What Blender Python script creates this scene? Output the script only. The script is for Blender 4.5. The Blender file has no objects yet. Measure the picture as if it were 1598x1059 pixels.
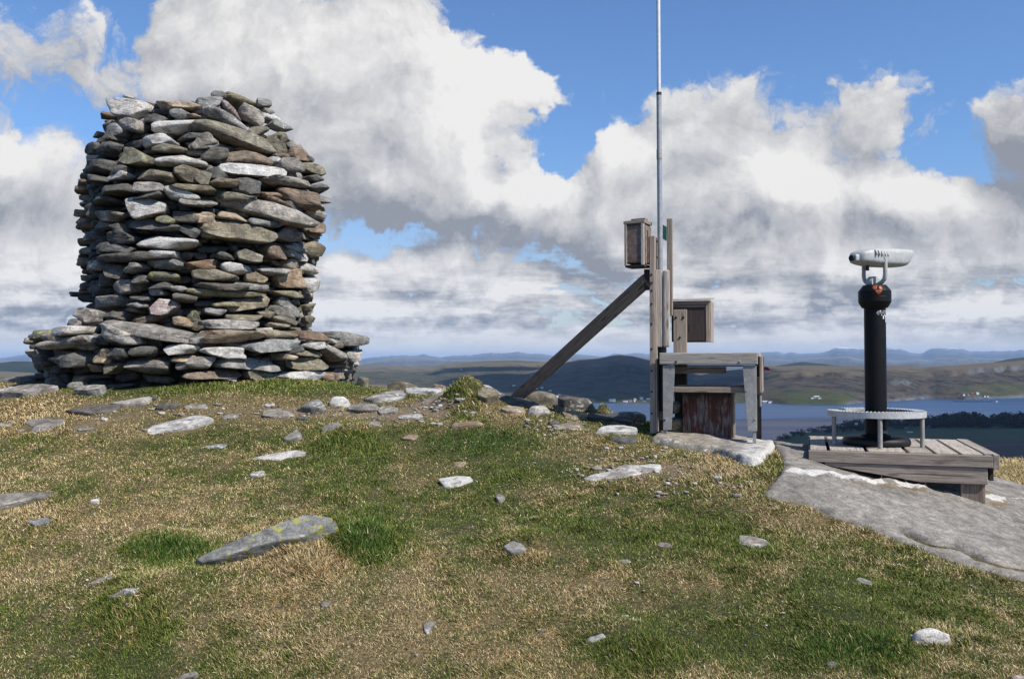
import bpy, bmesh, math, random
import numpy as np
from mathutils import Vector, Matrix

SC = bpy.context.scene
COL = SC.collection
F = 1350.0                       # focal length in photograph pixels
HZ = 565.0                       # row of the horizon in the photograph
CXP, CYP = 799.0, 529.5
PITCH = math.atan((HZ - CYP) / F)
SEA = -100.0                     # sea level; the eye is the origin
SUN = Vector((0.52, -0.44, 0.732)).normalized()
rng = np.random.default_rng(7)
random.seed(7)


# ------------------------------------------------------------------ mapping of the photograph's rays
def ray(px, py):
    v = CYP - py
    y = F * math.cos(PITCH) - v * math.sin(PITCH)
    z = F * math.sin(PITCH) + v * math.cos(PITCH)
    return (px - CXP) / y, z / y          # x/d and z/d


def P(px, py, d):
    a, b = ray(px, py)
    return Vector((a * d, d, b * d))


# ------------------------------------------------------------------ noise
def _hash(ix, iy, iz, seed):
    h = (ix * 374761393 + iy * 668265263 + iz * 2147483647 + seed * 1274126177) & 0xFFFFFFFF
    h = ((h ^ (h >> 13)) * 1274126177) & 0xFFFFFFFF
    h = ((h ^ (h >> 15)) * 2246822519) & 0xFFFFFFFF
    return ((h ^ (h >> 16)) & 0xFFFFFF) / float(0xFFFFFF)


def vnoise(p, seed=0):
    p = np.asarray(p, dtype=np.float64)
    i = np.floor(p).astype(np.int64)
    f = p - i
    f = f * f * f * (f * (f * 6 - 15) + 10)
    out = 0
    for dx in (0, 1):
        wx = f[:, 0] if dx else 1 - f[:, 0]
        for dy in (0, 1):
            wy = f[:, 1] if dy else 1 - f[:, 1]
            for dz in (0, 1):
                wz = f[:, 2] if dz else 1 - f[:, 2]
                out = out + wx * wy * wz * _hash(i[:, 0] + dx, i[:, 1] + dy, i[:, 2] + dz, seed)
    return out * 2 - 1


def fbm(p, octaves=4, seed=0, gain=0.5, lac=2.03):
    p = np.asarray(p, dtype=np.float64)
    a, s, t = 1.0, 0.0, 0.0
    for k in range(octaves):
        s = s + a * vnoise(p, seed + k * 17)
        t += a
        a *= gain
        p = p * lac + 3.7
    return s / t


def fbm2(x, y, sc, octaves=4, seed=0, gain=0.5):
    p = np.stack([np.ravel(x) * sc, np.ravel(y) * sc, np.zeros(np.size(x))], 1)
    return fbm(p, octaves, seed, gain).reshape(np.shape(x))


def sstep(a, b, x):
    t = np.clip((x - a) / (b - a), 0, 1)
    return t * t * (3 - 2 * t)


# ------------------------------------------------------------------ objects and their tags
def tag(o, label=None, cat=None, group=None, kind=None):
    if label: o['label'] = label
    if cat: o['category'] = cat
    if group: o['group'] = group
    if kind: o['kind'] = kind
    return o


def empty(name, loc, rz=0.0):
    o = bpy.data.objects.new(name, None)
    COL.objects.link(o)
    o.location = loc
    o.rotation_euler = (0, 0, rz)
    o.empty_display_size = 0.1
    return o


def link(name, me, mat=None, parent=None, smooth=False):
    o = bpy.data.objects.new(name, me)
    COL.objects.link(o)
    if mat is not None:
        me.materials.clear()
        me.materials.append(mat)
    if smooth:
        me.polygons.foreach_set('use_smooth', np.ones(len(me.polygons), dtype=bool))
    if parent is not None:
        o.parent = parent
    return o


def np_mesh(name, V, quads=None, tris=None, attrs=None, fattrs=None):
    """attrs: {name: (n,4) colour per vertex}"""
    me = bpy.data.meshes.new(name)
    V = np.asarray(V, dtype=np.float32)
    nq = 0 if quads is None else len(quads)
    nt = 0 if tris is None else len(tris)
    me.vertices.add(len(V))
    me.vertices.foreach_set('co', V.ravel())
    parts = []
    if nq: parts.append(np.asarray(quads, dtype=np.int32).ravel())
    if nt: parts.append(np.asarray(tris, dtype=np.int32).ravel())
    loops = np.concatenate(parts)
    me.loops.add(len(loops))
    me.loops.foreach_set('vertex_index', loops)
    starts = np.concatenate([np.arange(nq) * 4, nq * 4 + np.arange(nt) * 3]).astype(np.int32)
    me.polygons.add(nq + nt)
    me.polygons.foreach_set('loop_start', starts)
    for k, a in (attrs or {}).items():
        at = me.attributes.new(k, 'FLOAT_COLOR', 'POINT')
        at.data.foreach_set('color', np.asarray(a, dtype=np.float32).ravel())
    me.update(calc_edges=True)
    me.validate()
    return me


def grid_quads(nu, nv):
    """vertices index = i*nv + j"""
    i, j = np.meshgrid(np.arange(nu - 1), np.arange(nv - 1), indexing='ij')
    a = (i * nv + j).ravel()
    return np.stack([a, a + nv, a + nv + 1, a + 1], 1)


def bm_obj(name, bm, mat, parent=None, smooth=False, bevel=0.0, seg=2, angle=35):
    me = bpy.data.meshes.new(name)
    bmesh.ops.recalc_face_normals(bm, faces=bm.faces)
    bm.to_mesh(me)
    bm.free()
    o = link(name, me, mat, parent, smooth)
    if bevel > 0:
        md = o.modifiers.new('edge', 'BEVEL')
        md.width = bevel
        md.segments = seg
        md.limit_method = 'ANGLE'
        md.angle_limit = math.radians(angle)
    return o


def board(name, p0, p1, w, t, mat, parent, up=(0, 0, 1), bevel=0.004, taper=None, wobble=0.0):
    """A plank from p0 to p1 (parent space): w across (along the side), t along 'up'. Local X is its length (wood grain)."""
    p0, p1 = Vector(p0), Vector(p1)
    L = (p1 - p0).length
    X = (p1 - p0).normalized()
    U = Vector(up)
    Y = U.cross(X).normalized()
    Z = X.cross(Y).normalized()
    bm = bmesh.new()
    n = max(2, int(L / 0.12))
    rings = []
    ph = random.random() * 6
    for k in range(n + 1):
        s = k / n
        ww = w if taper is None else w + (taper - w) * s
        dy = wobble * math.sin(3.1 * s + ph)
        dz = wobble * math.sin(2.3 * s + ph * 1.7)
        x = -L / 2 + L * s
        rings.append([bm.verts.new((x, a * ww / 2 + dy, b * t / 2 + dz)) for a, b in ((-1, -1), (1, -1), (1, 1), (-1, 1))])
    for a, b in zip(rings[:-1], rings[1:]):
        for q in range(4):
            bm.faces.new((a[q], a[(q + 1) % 4], b[(q + 1) % 4], b[q]))
    bm.faces.new(rings[0][::-1])
    bm.faces.new(rings[-1])
    o = bm_obj(name, bm, mat, parent, bevel=bevel)
    M = Matrix((X, Y, Z)).transposed().to_4x4()
    M.translation = (p0 + p1) / 2
    o.matrix_local = M
    return o


def lathe(name, prof, mat, parent, loc=(0, 0, 0), n=40, smooth=True, axis=None, bevel=0.0):
    bm = bmesh.new()
    rings = []
    for r, z in prof:
        rings.append([bm.verts.new((r * math.cos(2 * math.pi * k / n), r * math.sin(2 * math.pi * k / n), z)) for k in range(n)] if r > 1e-6 else [bm.verts.new((0, 0, z))])
    for a, b in zip(rings[:-1], rings[1:]):
        for k in range(n):
            k2 = (k + 1) % n
            if len(a) == 1 and len(b) == 1: continue
            if len(a) == 1: bm.faces.new((a[0], b[k], b[k2]))
            elif len(b) == 1: bm.faces.new((a[k], b[0], a[k2]))
            else: bm.faces.new((a[k], b[k], b[k2], a[k2]))
    for rr in (rings[0], rings[-1]):
        if len(rr) > 1: bm.faces.new(rr)
    o = bm_obj(name, bm, mat, parent, smooth=smooth)
    if smooth:
        sharp(o, 40)
    o.location = loc
    if axis is not None:
        o.rotation_mode = 'QUATERNION'
        o.rotation_quaternion = Vector((0, 0, 1)).rotation_difference(Vector(axis).normalized())
    return o


def sharp(o, deg):
    me = o.data
    bm = bmesh.new()
    bm.from_mesh(me)
    for e in bm.edges:
        if len(e.link_faces) == 2 and e.calc_face_angle(0) > math.radians(deg):
            e.smooth = False
    bm.to_mesh(me)
    bm.free()


def tube(name, pts, r, mat, parent, n=14):
    bm = bmesh.new()
    pts = [Vector(p) for p in pts]
    rings = []
    prev = None
    for k, p in enumerate(pts):
        t = (pts[min(k + 1, len(pts) - 1)] - pts[max(k - 1, 0)]).normalized()
        a = prev if prev is not None else (Vector((0, 0, 1)) if abs(t.z) < .9 else Vector((1, 0, 0)))
        u = (a - t * a.dot(t)).normalized()
        prev = u
        v = t.cross(u)
        rr = r[k] if isinstance(r, (list, tuple)) else r
        rings.append([bm.verts.new(p + u * (rr * math.cos(2 * math.pi * q / n)) + v * (rr * math.sin(2 * math.pi * q / n))) for q in range(n)])
    for a, b in zip(rings[:-1], rings[1:]):
        for q in range(n):
            bm.faces.new((a[q], a[(q + 1) % n], b[(q + 1) % n], b[q]))
    bm.faces.new(rings[0]); bm.faces.new(rings[-1])
    o = bm_obj(name, bm, mat, parent, smooth=True)
    sharp(o, 50)
    return o


def prism(name, poly, y0, y1, mat, parent, bevel=0.002):
    """polygon in local x,z extruded along local y"""
    bm = bmesh.new()
    a = [bm.verts.new((x, y0, z)) for x, z in poly]
    b = [bm.verts.new((x, y1, z)) for x, z in poly]
    n = len(poly)
    bm.faces.new(a); bm.faces.new(b[::-1])
    for k in range(n):
        bm.faces.new((a[k], b[k], b[(k + 1) % n], a[(k + 1) % n]))
    return bm_obj(name, bm, mat, parent, bevel=bevel)


# ------------------------------------------------------------------ materials
class Mat:
    def __init__(self, name):
        self.m = bpy.data.materials.new(name)
        self.m.use_nodes = True
        self.t = self.m.node_tree
        self.b = self.t.nodes['Principled BSDF']
        self.b.inputs['Specular IOR Level'].default_value = 0.3

    def n(self, kind, props=None, **ins):
        nd = self.t.nodes.new('ShaderNode' + kind)
        for k, v in (props or {}).items():
            setattr(nd, k, v)
        for k, v in ins.items():
            self.set(nd, k, v)
        return nd

    def set(self, nd, k, v):
        key = int(k[1:]) if k[0] == 'i' and k[1:].isdigit() else k.replace('_', ' ')
        s = nd.inputs[key]
        if isinstance(v, bpy.types.NodeSocket):
            self.t.links.new(v, s)
        else:
            s.default_value = v

    def math(self, op, a, b=0.0, clamp=False):
        nd = self.n('Math', {'operation': op, 'use_clamp': clamp}, i0=a, i1=b)
        return nd.outputs[0]

    def mixc(self, fac, a, b, mode='MIX'):
        nd = self.t.nodes.new('ShaderNodeMix')
        nd.data_type = 'RGBA'
        nd.blend_type = mode
        for s, v in ((nd.inputs[0], fac), (nd.inputs[6], a), (nd.inputs[7], b)):
            if isinstance(v, bpy.types.NodeSocket): self.t.links.new(v, s)
            elif isinstance(v, (tuple, list)): s.default_value = (*v[:3], 1)
            else: s.default_value = v
        return nd.outputs[2]

    def ramp(self, x, lo, hi, a=0.0, b=1.0, smooth=True):
        nd = self.n('MapRange', {'interpolation_type': 'SMOOTHSTEP' if smooth else 'LINEAR', 'clamp': True})
        self.set(nd, 'Value', x)
        for k, v in (('From_Min', lo), ('From_Max', hi), ('To_Min', a), ('To_Max', b)):
            self.set(nd, k, v)
        return nd.outputs[0]

    def noise(self, vec, scale, detail=4, rough=0.5, dist=0.0):
        nd = self.n('TexNoise', None, Scale=scale, Detail=detail, Roughness=rough, Distortion=dist)
        if vec is not None: self.set(nd, 'Vector', vec)
        return nd.outputs[0]

    def mapv(self, vec, scale=(1, 1, 1), rot=(0, 0, 0), loc=(0, 0, 0)):
        nd = self.n('Mapping', None, Vector=vec, Scale=scale, Rotation=rot, Location=loc)
        return nd.outputs[0]

    def pos(self):
        return self.n('NewGeometry').outputs['Position']

    def attr(self, name):
        return self.n('Attribute', {'attribute_name': name})

    def bump(self, h, strength, dist):
        nd = self.n('Bump', None, Height=h, Strength=strength, Distance=dist)
        self.t.links.new(nd.outputs[0], self.b.inputs['Normal'])

    def base(self, c):
        self.set(self.b, 'Base_Color', c if isinstance(c, bpy.types.NodeSocket) else (*c[:3], 1))

    def rough(self, r):
        self.set(self.b, 'Roughness', r)


def scale_col(M, col, fac):
    if not isinstance(fac, bpy.types.NodeSocket) and not isinstance(col, bpy.types.NodeSocket):
        return tuple(q * fac for q in col[:3])
    """colour times a scalar socket"""
    nd = M.n('VectorMath', {'operation': 'SCALE'})
    M.set(nd, 'i0', col) if isinstance(col, bpy.types.NodeSocket) else setattr(nd.inputs[0], 'default_value', col[:3])
    M.set(nd, 'Scale', fac)
    return nd.outputs[0]


def plain(name, col, rough=0.6, metal=0.0, var=0.25, scale=30.0, spec=0.3, bump=0.0):
    M = Mat(name)
    v = M.noise(M.pos(), scale, 5, .6)
    f = M.ramp(v, .25, .75, 1 - var, 1 + var)
    M.base(scale_col(M, col, f))
    M.rough(rough)
    M.b.inputs['Metallic'].default_value = metal
    M.b.inputs['Specular IOR Level'].default_value = spec
    if bump: M.bump(v, bump, .01)
    return M.m


def wood(name, light, dark, rough=0.85, grain=1.0, stain=(0.05, 0.04, 0.035), stain_amt=0.5):
    M = Mat(name)
    tc = M.n('TexCoord').outputs['Object']
    rnd = M.n('ObjectInfo').outputs['Random']
    off = M.n('CombineXYZ', None, X=M.math('MULTIPLY', rnd, 37.0), Y=M.math('MULTIPLY', rnd, 11.0), Z=M.math('MULTIPLY', rnd, 23.0)).outputs[0]
    v = M.n('VectorMath', {'operation': 'ADD'}, i0=tc, i1=off).outputs[0]
    g1 = M.noise(M.mapv(v, (1.6, 34, 34)), 2.2 * grain, 6, .65, 1.2)
    g2 = M.noise(M.mapv(v, (2.5, 120, 120)), 2.0 * grain, 3, .6)
    blot = M.noise(M.mapv(v, (2.2, 6, 6)), 1.6, 5, .6)
    c = M.mixc(M.ramp(g1, .32, .68), dark, light)
    c = M.mixc(M.math('MULTIPLY', M.ramp(g2, .55, .72), .45), c, dark)
    c = M.mixc(M.math('MULTIPLY', M.ramp(blot, .55, .75), stain_amt), c, stain)
    kv = M.n('TexVoronoi', {'feature': 'F1'}, Vector=M.mapv(v, (3.2, 13, 13)), Scale=1.0, Randomness=1.0)
    kd = M.ramp(kv.outputs['Distance'], .20, .08)
    c = M.mixc(M.math('MULTIPLY', kd, .75), c, scale_col(M, dark, .45))
    crack = M.noise(M.mapv(v, (1.1, 60, 60), (0, 0, 0), (7, 3, 9)), 1.3, 3, .5)
    c = M.mixc(M.math('MULTIPLY', M.ramp(crack, .66, .70), .8), c, scale_col(M, dark, .3))
    tone = M.ramp(rnd, 0, 1, .82, 1.14, False)
    M.base(scale_col(M, c, tone))
    M.rough(rough)
    h = M.math('ADD', g1, M.math('MULTIPLY', g2, .6))
    M.bump(h, .55, .006)
    return M.m


def rock(name, bump=0.6, scale=1.0, layer=(4, 4, 20), bdist=0.02, soft=0.0):
    """tint (colour per vertex) and aux (r: white quartz or lichen crust, g: yellow lichen, b: rust)"""
    M = Mat(name)
    p = M.pos()
    tint = M.attr('tint').outputs['Color']
    aux = M.n('SeparateColor', None, Color=M.attr('aux').outputs['Color'])
    n1 = M.noise(p, 8 * scale, 8, .68, .4)
    n2 = M.noise(M.mapv(p, layer, (.25, .1, 0)), 2.2 * scale, 6, .62, .8)
    n3 = M.noise(p, 70 * scale, 4, .65)
    tone = M.math('MULTIPLY', M.ramp(n1, .28, .74, .5 + .3 * soft, 1.45 - .27 * soft), M.ramp(n2, .3, .7, .68 + .2 * soft, 1.25 - .14 * soft))
    tone = M.math('MULTIPLY', tone, M.ramp(n3, .3, .72, .72, 1.28))
    c = scale_col(M, tint, tone)
    # pale crust
    w = M.noise(M.mapv(p, (1, 1, 1.8), (0, 0, 0), (3, 7, 1)), 7 * scale, 7, .7, .6)
    wm = M.ramp(M.math('ADD', w, M.math('SUBTRACT', aux.outputs[0], .5)), .5, .62)
    wcol = scale_col(M, (.46, .445, .41), M.math('MULTIPLY', M.ramp(n3, .3, .7, .68, 1.25), M.ramp(n2, .3, .7, .8, 1.15)))
    c = M.mixc(wm, c, wcol)
    r_ = M.noise(M.mapv(p, (1, 1, 1), (0, 0, 0), (13, 2, 5)), 5 * scale, 4, .6)
    c = M.mixc(M.math('MULTIPLY', M.ramp(M.math('ADD', r_, M.math('SUBTRACT', aux.outputs[2], .5)), .5, .66), .75), c, (.22, .095, .035))
    l_ = M.noise(M.mapv(p, (1, 1, 1), (0, 0, 0), (5, 9, 4)), 16 * scale, 5, .65)
    c = M.mixc(M.math('MULTIPLY', M.ramp(M.math('ADD', l_, M.math('SUBTRACT', aux.outputs[1], .5)), .55, .64), .85), c, (.30, .30, .035))
    M.base(c)
    M.rough(.9)
    h = M.math('ADD', M.math('MULTIPLY', n2, 1.0), M.math('ADD', M.math('MULTIPLY', n1, .8), M.math('MULTIPLY', n3, .35)))
    M.bump(h, bump, bdist)
    return M.m
# ------------------------------------------------------------------ the summit's ground as a height function
CTRL_PX = [  # column, row, distance
    (0, 1059, 4.35), (400, 1059, 4.15), (800, 1059, 4.0), (1200, 1059, 3.9), (1598, 1059, 3.8),
    (0, 900, 5.25), (400, 900, 5.1), (800, 900, 4.95), (1200, 900, 4.85), (1598, 897, 5.15),
    (0, 800, 6.3), (400, 800, 6.2), (800, 800, 6.0), (1180, 775, 5.95), (1400, 838, 5.5),
    (0, 710, 7.6), (400, 710, 7.5), (800, 700, 7.35), (1060, 700, 7.15),
    (0, 640, 8.95), (300, 645, 8.55), (600, 650, 8.4), (800, 652, 8.1), (960, 672, 7.75),
    (0, 598, 10.4), (300, 603, 9.35), (560, 606, 9.6), (650, 610, 10.0), (780, 618, 9.6), (880, 640, 8.9), (985, 657, 8.5),
    (1110, 695, 7.4), (1200, 715, 6.75), (1255, 718, 6.9), (1205, 692, 8.1), (1340, 742, 6.75), (1440, 758, 6.75), (1525, 777, 6.75),
    (1598, 800, 6.6), (1598, 772, 7.3), (1545, 752, 8.0), (1545, 722, 11.0), (1598, 722, 11.5),
    (-250, 600, 10.5), (-250, 720, 7.6), (1900, 830, 7.0), (1800, 960, 5.0),
]
CTRL_XYZ = [(-4.1, 11.3, -.22), (-4.1, 14.5, -.9), (-8.5, 12, -.5), (0, 13, -1.2), (2, 11.2, -1.25), (4, 11.5, -1.75), (6.5, 13.5, -1.75),
            (0, 0, -1.62), (0, 2.2, -1.62), (-3, 1, -1.7), (3, 1.2, -1.62), (-7, 4, -1.5), (6, 3, -1.7), (9, 9, -1.75), (-1, 17, -2.6), (-10, 7, -.9)]


def _tps_fit():
    pts, zs = [], []
    for px, py, d in CTRL_PX:
        q = P(px, py, d)
        pts.append((q.x, q.y)); zs.append(q.z)
    for x, y, z in CTRL_XYZ:
        pts.append((x, y)); zs.append(z)
    A = np.array(pts); z = np.array(zs)
    n = len(A)
    r = np.linalg.norm(A[:, None] - A[None], axis=2)
    K = np.where(r > 0, r * r * np.log(r + 1e-12), 0) + np.eye(n) * 0.02
    Q = np.hstack([np.ones((n, 1)), A])
    L = np.block([[K, Q], [Q.T, np.zeros((3, 3))]])
    w = np.linalg.solve(L, np.concatenate([z, np.zeros(3)]))
    return A, w


_TA, _TW = _tps_fit()


def tps(x, y):
    s = np.shape(x)
    x = np.ravel(x); y = np.ravel(y)
    out = np.empty(len(x))
    for a in range(0, len(x), 20000):
        xa, ya = x[a:a + 20000], y[a:a + 20000]
        r2 = (xa[:, None] - _TA[None, :, 0]) ** 2 + (ya[:, None] - _TA[None, :, 1]) ** 2
        out[a:a + 20000] = (0.5 * r2 * np.log(r2 + 1e-12)) @ _TW[:len(_TA)] + _TW[-3] + _TW[-2] * xa + _TW[-1] * ya
    return out.reshape(s)


# mounds and tussocks that stand up out of the turf: column, row of the foot, radius m, height m
MOUND_PX = [(727, 641, .30, .29), (545, 695, .34, .10), (470, 882, .30, .10), (560, 862, .20, .08), (205, 985, .34, .12), (60, 640, .6, .06), (255, 868, .25, .05),
            (945, 645, .16, .20), (990, 1025, .2, .06), (1330, 1000, .3, .05), (820, 868, .22, .06), (60, 800, .5, .05)]
_MOUNDS = []


def gz(x, y, fine=True):
    x = np.asarray(x, float); y = np.asarray(y, float)
    r = np.hypot(x, y - 7.5)
    w = sstep(7.5, 13.0, r)
    q = np.maximum(r - 7.5, 0)
    sk = -1.25 - .05 * q - np.minimum(.018 * q * q, .34 * q)
    sk = sk + fbm2(x, y, .05, 4, 5) * np.clip(q * .06, 0, 3)
    z = tps(x, y) * (1 - w) + sk * w
    if fine:
        z = z + .035 * fbm2(x, y, 1.3, 3, 11) * (1 - w) + .014 * fbm2(x, y, 6.0, 3, 21) * (1 - w)
        for mx, my, mr, mh in _MOUNDS:
            d2 = ((x - mx) ** 2 + (y - my) ** 2) / (mr * mr)
            z = z + mh * np.exp(-d2 * 1.6)
    return np.maximum(z, SEA - 6)


_DS = np.concatenate([np.arange(2.5, 9, .02), np.arange(9, 22, .05)])


def hit(px, py, default=None, fine=True):
    """first point of the ground along the ray of a photograph pixel"""
    a, b = ray(px, py)
    g = gz(a * _DS, _DS, fine)
    k = np.nonzero(b * _DS <= g)[0]
    d = float(_DS[k[0]]) if len(k) else (default or 10.0)
    z = float(gz(np.array([a * d]), np.array([d]), fine)[0])
    return Vector((a * d, d, z))


_tmp = [(hit(px, py, None, False), r, h) for px, py, r, h in MOUND_PX]
_MOUNDS = [(q.x, q.y + r * .7, r, h) for q, r, h in _tmp]


def gz1(x, y):
    return float(gz(np.array([x]), np.array([y]))[0])


def gnormal(x, y, e=.15):
    dx = (gz1(x + e, y) - gz1(x - e, y)) / (2 * e)
    dy = (gz1(x, y + e) - gz1(x, y - e)) / (2 * e)
    return Vector((-dx, -dy, 1)).normalized()


def px_of(x, y, z):
    """inverse: photograph pixel of world points (arrays)"""
    c, s = math.cos(PITCH), math.sin(PITCH)
    yf = y * c + z * s
    v = -y * s + z * c
    return CXP + F * x / yf, CYP - F * v / yf


# how green / bare the turf is, control patches in ground space (found through the photograph's pixels): column, row, rx, ry in pixels, green, bare
PATCH = [(260, 858, 85, 26, .9, 0), (575, 845, 60, 45, 1.0, 0), (820, 760, 320, 70, .30, 0), (1100, 850, 260, 50, .34, 0), (1350, 930, 260, 60, .42, 0),
         (1280, 1010, 160, 35, .5, 0), (750, 685, 70, 25, .5, 0), (530, 690, 80, 25, .35, 0), (420, 730, 90, 30, .2, 0), (680, 800, 180, 40, .28, 0),
         (1000, 1010, 110, 35, .4, 0), (200, 1000, 90, 50, .35, 0), (110, 1040, 160, 30, .35, 0), (300, 700, 160, 30, .22, 0), (330, 607, 140, 14, .45, 0), (540, 590, 50, 20, .5, 0),
         (220, 830, 250, 60, -.3, 0), (730, 930, 250, 60, -.25, 0), (900, 900, 160, 40, -.25, 0), (470, 1000, 220, 45, -.15, 0), (1230, 800, 120, 40, -.3, .1), (1450, 880, 160, 30, -.25, .1),
         (250, 645, 280, 22, -.2, .3), (640, 650, 130, 18, -.1, .4), (960, 705, 140, 18, -.15, .25), (1000, 735, 110, 16, 0, .55), (110, 670, 130, 22, -.1, .4), (500, 640, 120, 18, -.1, .3),
         (680, 625, 60, 14, 0, .4), (1120, 725, 90, 20, -.2, .2), (60, 640, 80, 25, -.3, .0), (1190, 755, 40, 25, -.2, .2)]


def cover(x, y, z):
    u, v = px_of(x, y, z)
    wob = fbm2(x, y, 1.6, 4, 31)
    g = .53 + .32 * wob + .34 * fbm2(x, y, 5.5, 4, 37, .6) + .16 * fbm2(x, y, 17, 2, 38)
    b = -.22 + .28 * fbm2(x, y, 1.1, 4, 41)
    for cx, cy, rx, ry, ga, ba in PATCH:
        k = np.exp(-(((u - cx) / rx) ** 2 + ((v - cy) / ry) ** 2))
        g = g + .62 * ga * k * (1.0 + .9 * wob)
        b = b + ba * 1.5 * k
    return np.clip(g, 0, 1), np.clip(b, 0, 1)


def make_ground():
    def axis(lo, hi, step, far, ratio):
        a = list(np.arange(lo, hi + 1e-6, step))
        s = step
        while a[-1] < far:
            s *= ratio; a.append(a[-1] + s)
        s = step
        while a[0] > -far:
            s *= ratio; a.insert(0, a[0] - s)
        return np.array(a)
    xs = axis(-7.5, 7.5, .045, 700, 1.14)
    ys = axis(3.0, 13.0, .045, 700, 1.14)
    X, Y = np.meshgrid(xs, ys, indexing='ij')
    Z = gz(X, Y)
    near = (np.hypot(X, Y - 7.5) < 12)
    g = np.zeros_like(X); b = np.zeros_like(X)
    g[near], b[near] = cover(X[near], Y[near], Z[near])
    V = np.stack([X.ravel(), Y.ravel(), Z.ravel()], 1)
    cov = np.stack([g.ravel(), b.ravel(), np.zeros(g.size), np.ones(g.size)], 1)
    me = np_mesh('ground', V, quads=grid_quads(len(xs), len(ys)), attrs={'cov': cov})
    M = Mat('turf_soil')
    p = M.pos()
    c = M.n('SeparateColor', None, Color=M.attr('cov').outputs['Color'])
    nf = M.math('ADD', M.math('MULTIPLY', M.noise(p, 60, 4, .7), .55), M.math('MULTIPLY', M.noise(p, 300, 3, .7), .45))
    nm = M.noise(p, 9, 5, .65)
    straw = M.mixc(M.ramp(nf, .40, .62), (.030, .022, .010), (.27, .205, .095))
    green = M.mixc(M.ramp(nf, .40, .62), (.010, .013, .004), (.07, .085, .02))
    soil = M.mixc(M.ramp(nf, .3, .7), (.085, .056, .034), (.27, .21, .15))
    col = M.mixc(M.ramp(M.math('ADD', c.outputs[0], M.math('MULTIPLY', M.math('SUBTRACT', nm, .5), .8)), .2, .95), straw, green)
    col = M.mixc(M.ramp(M.math('ADD', c.outputs[1], M.math('MULTIPLY', M.math('SUBTRACT', nm, .5), .9)), .35, .6), col, soil)
    M.base(col); M.rough(.95)
    M.bump(M.math('ADD', nf, nm), .8, .02)
    return tag(link('ground', me, M.m, smooth=True), 'grassy hilltop with thin turf and bare soil', None, None, 'structure')


GROUND = make_ground()
# ------------------------------------------------------------------ stones
ROCK = rock('schist', .7, 1.0, (4, 4, 20), .018)
PAL = {  # tint, pale crust, lichen, rust
    'w': ((.33, .32, .30), .57, .34, .34), 'g': ((.215, .21, .195), .43, .35, .32), 'd': ((.10, .098, .09), .34, .33, .32),
    'o': ((.175, .16, .12), .38, .37, .33), 'b': ((.19, .145, .105), .38, .34, .44), 't': ((.27, .22, .16), .41, .34, .37),
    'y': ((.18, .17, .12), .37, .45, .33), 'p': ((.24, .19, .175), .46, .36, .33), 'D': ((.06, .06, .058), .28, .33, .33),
}
SHAPES = {
    'lens': [(-1, .5), (-.62, .97), (.72, 1), (1, .38), (.93, -.55), (.5, -1), (-.78, -.88), (-.97, -.25)],
    'block': [(-1, .85), (.2, 1), (.96, .9), (1, -.75), (-.1, -1), (-.94, -.85)],
    'wedge': [(-1, .8), (-.15, 1), (1, .1), (.75, -.6), (-.2, -1), (-.95, -.75)],
    'trap': [(-1, 1), (-.1, .9), (1, .85), (.75, .1), (.35, -1), (-.2, -.85), (-.65, -.55), (-.95, .3)],
    'tri': [(-1, -.9), (-.6, -.1), (-.05, 1), (.15, .95), (.6, .1), (1, -.75), (.4, -1), (-.4, -.95)],
}


def radial(poly, phi):
    """radius of a star-shaped polygon (about its own origin) in the directions phi"""
    p = np.asarray(poly, float)
    q = np.roll(p, -1, 0)
    out = np.full(len(phi), 1e-3)
    dx, dy = np.cos(phi), np.sin(phi)
    for a, b in zip(p, q):
        e = b - a
        det = dx * (-e[1]) + dy * e[0]
        det = np.where(np.abs(det) < 1e-9, 1e-9, det)
        t = (a[0] * (-e[1]) + a[1] * e[0]) / det
        s = (dx * a[1] - dy * a[0]) / det
        ok = (s >= -1e-6) & (s <= 1 + 1e-6) & (t > 0)
        out = np.where(ok & (t > out), t, out)
    return out


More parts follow.
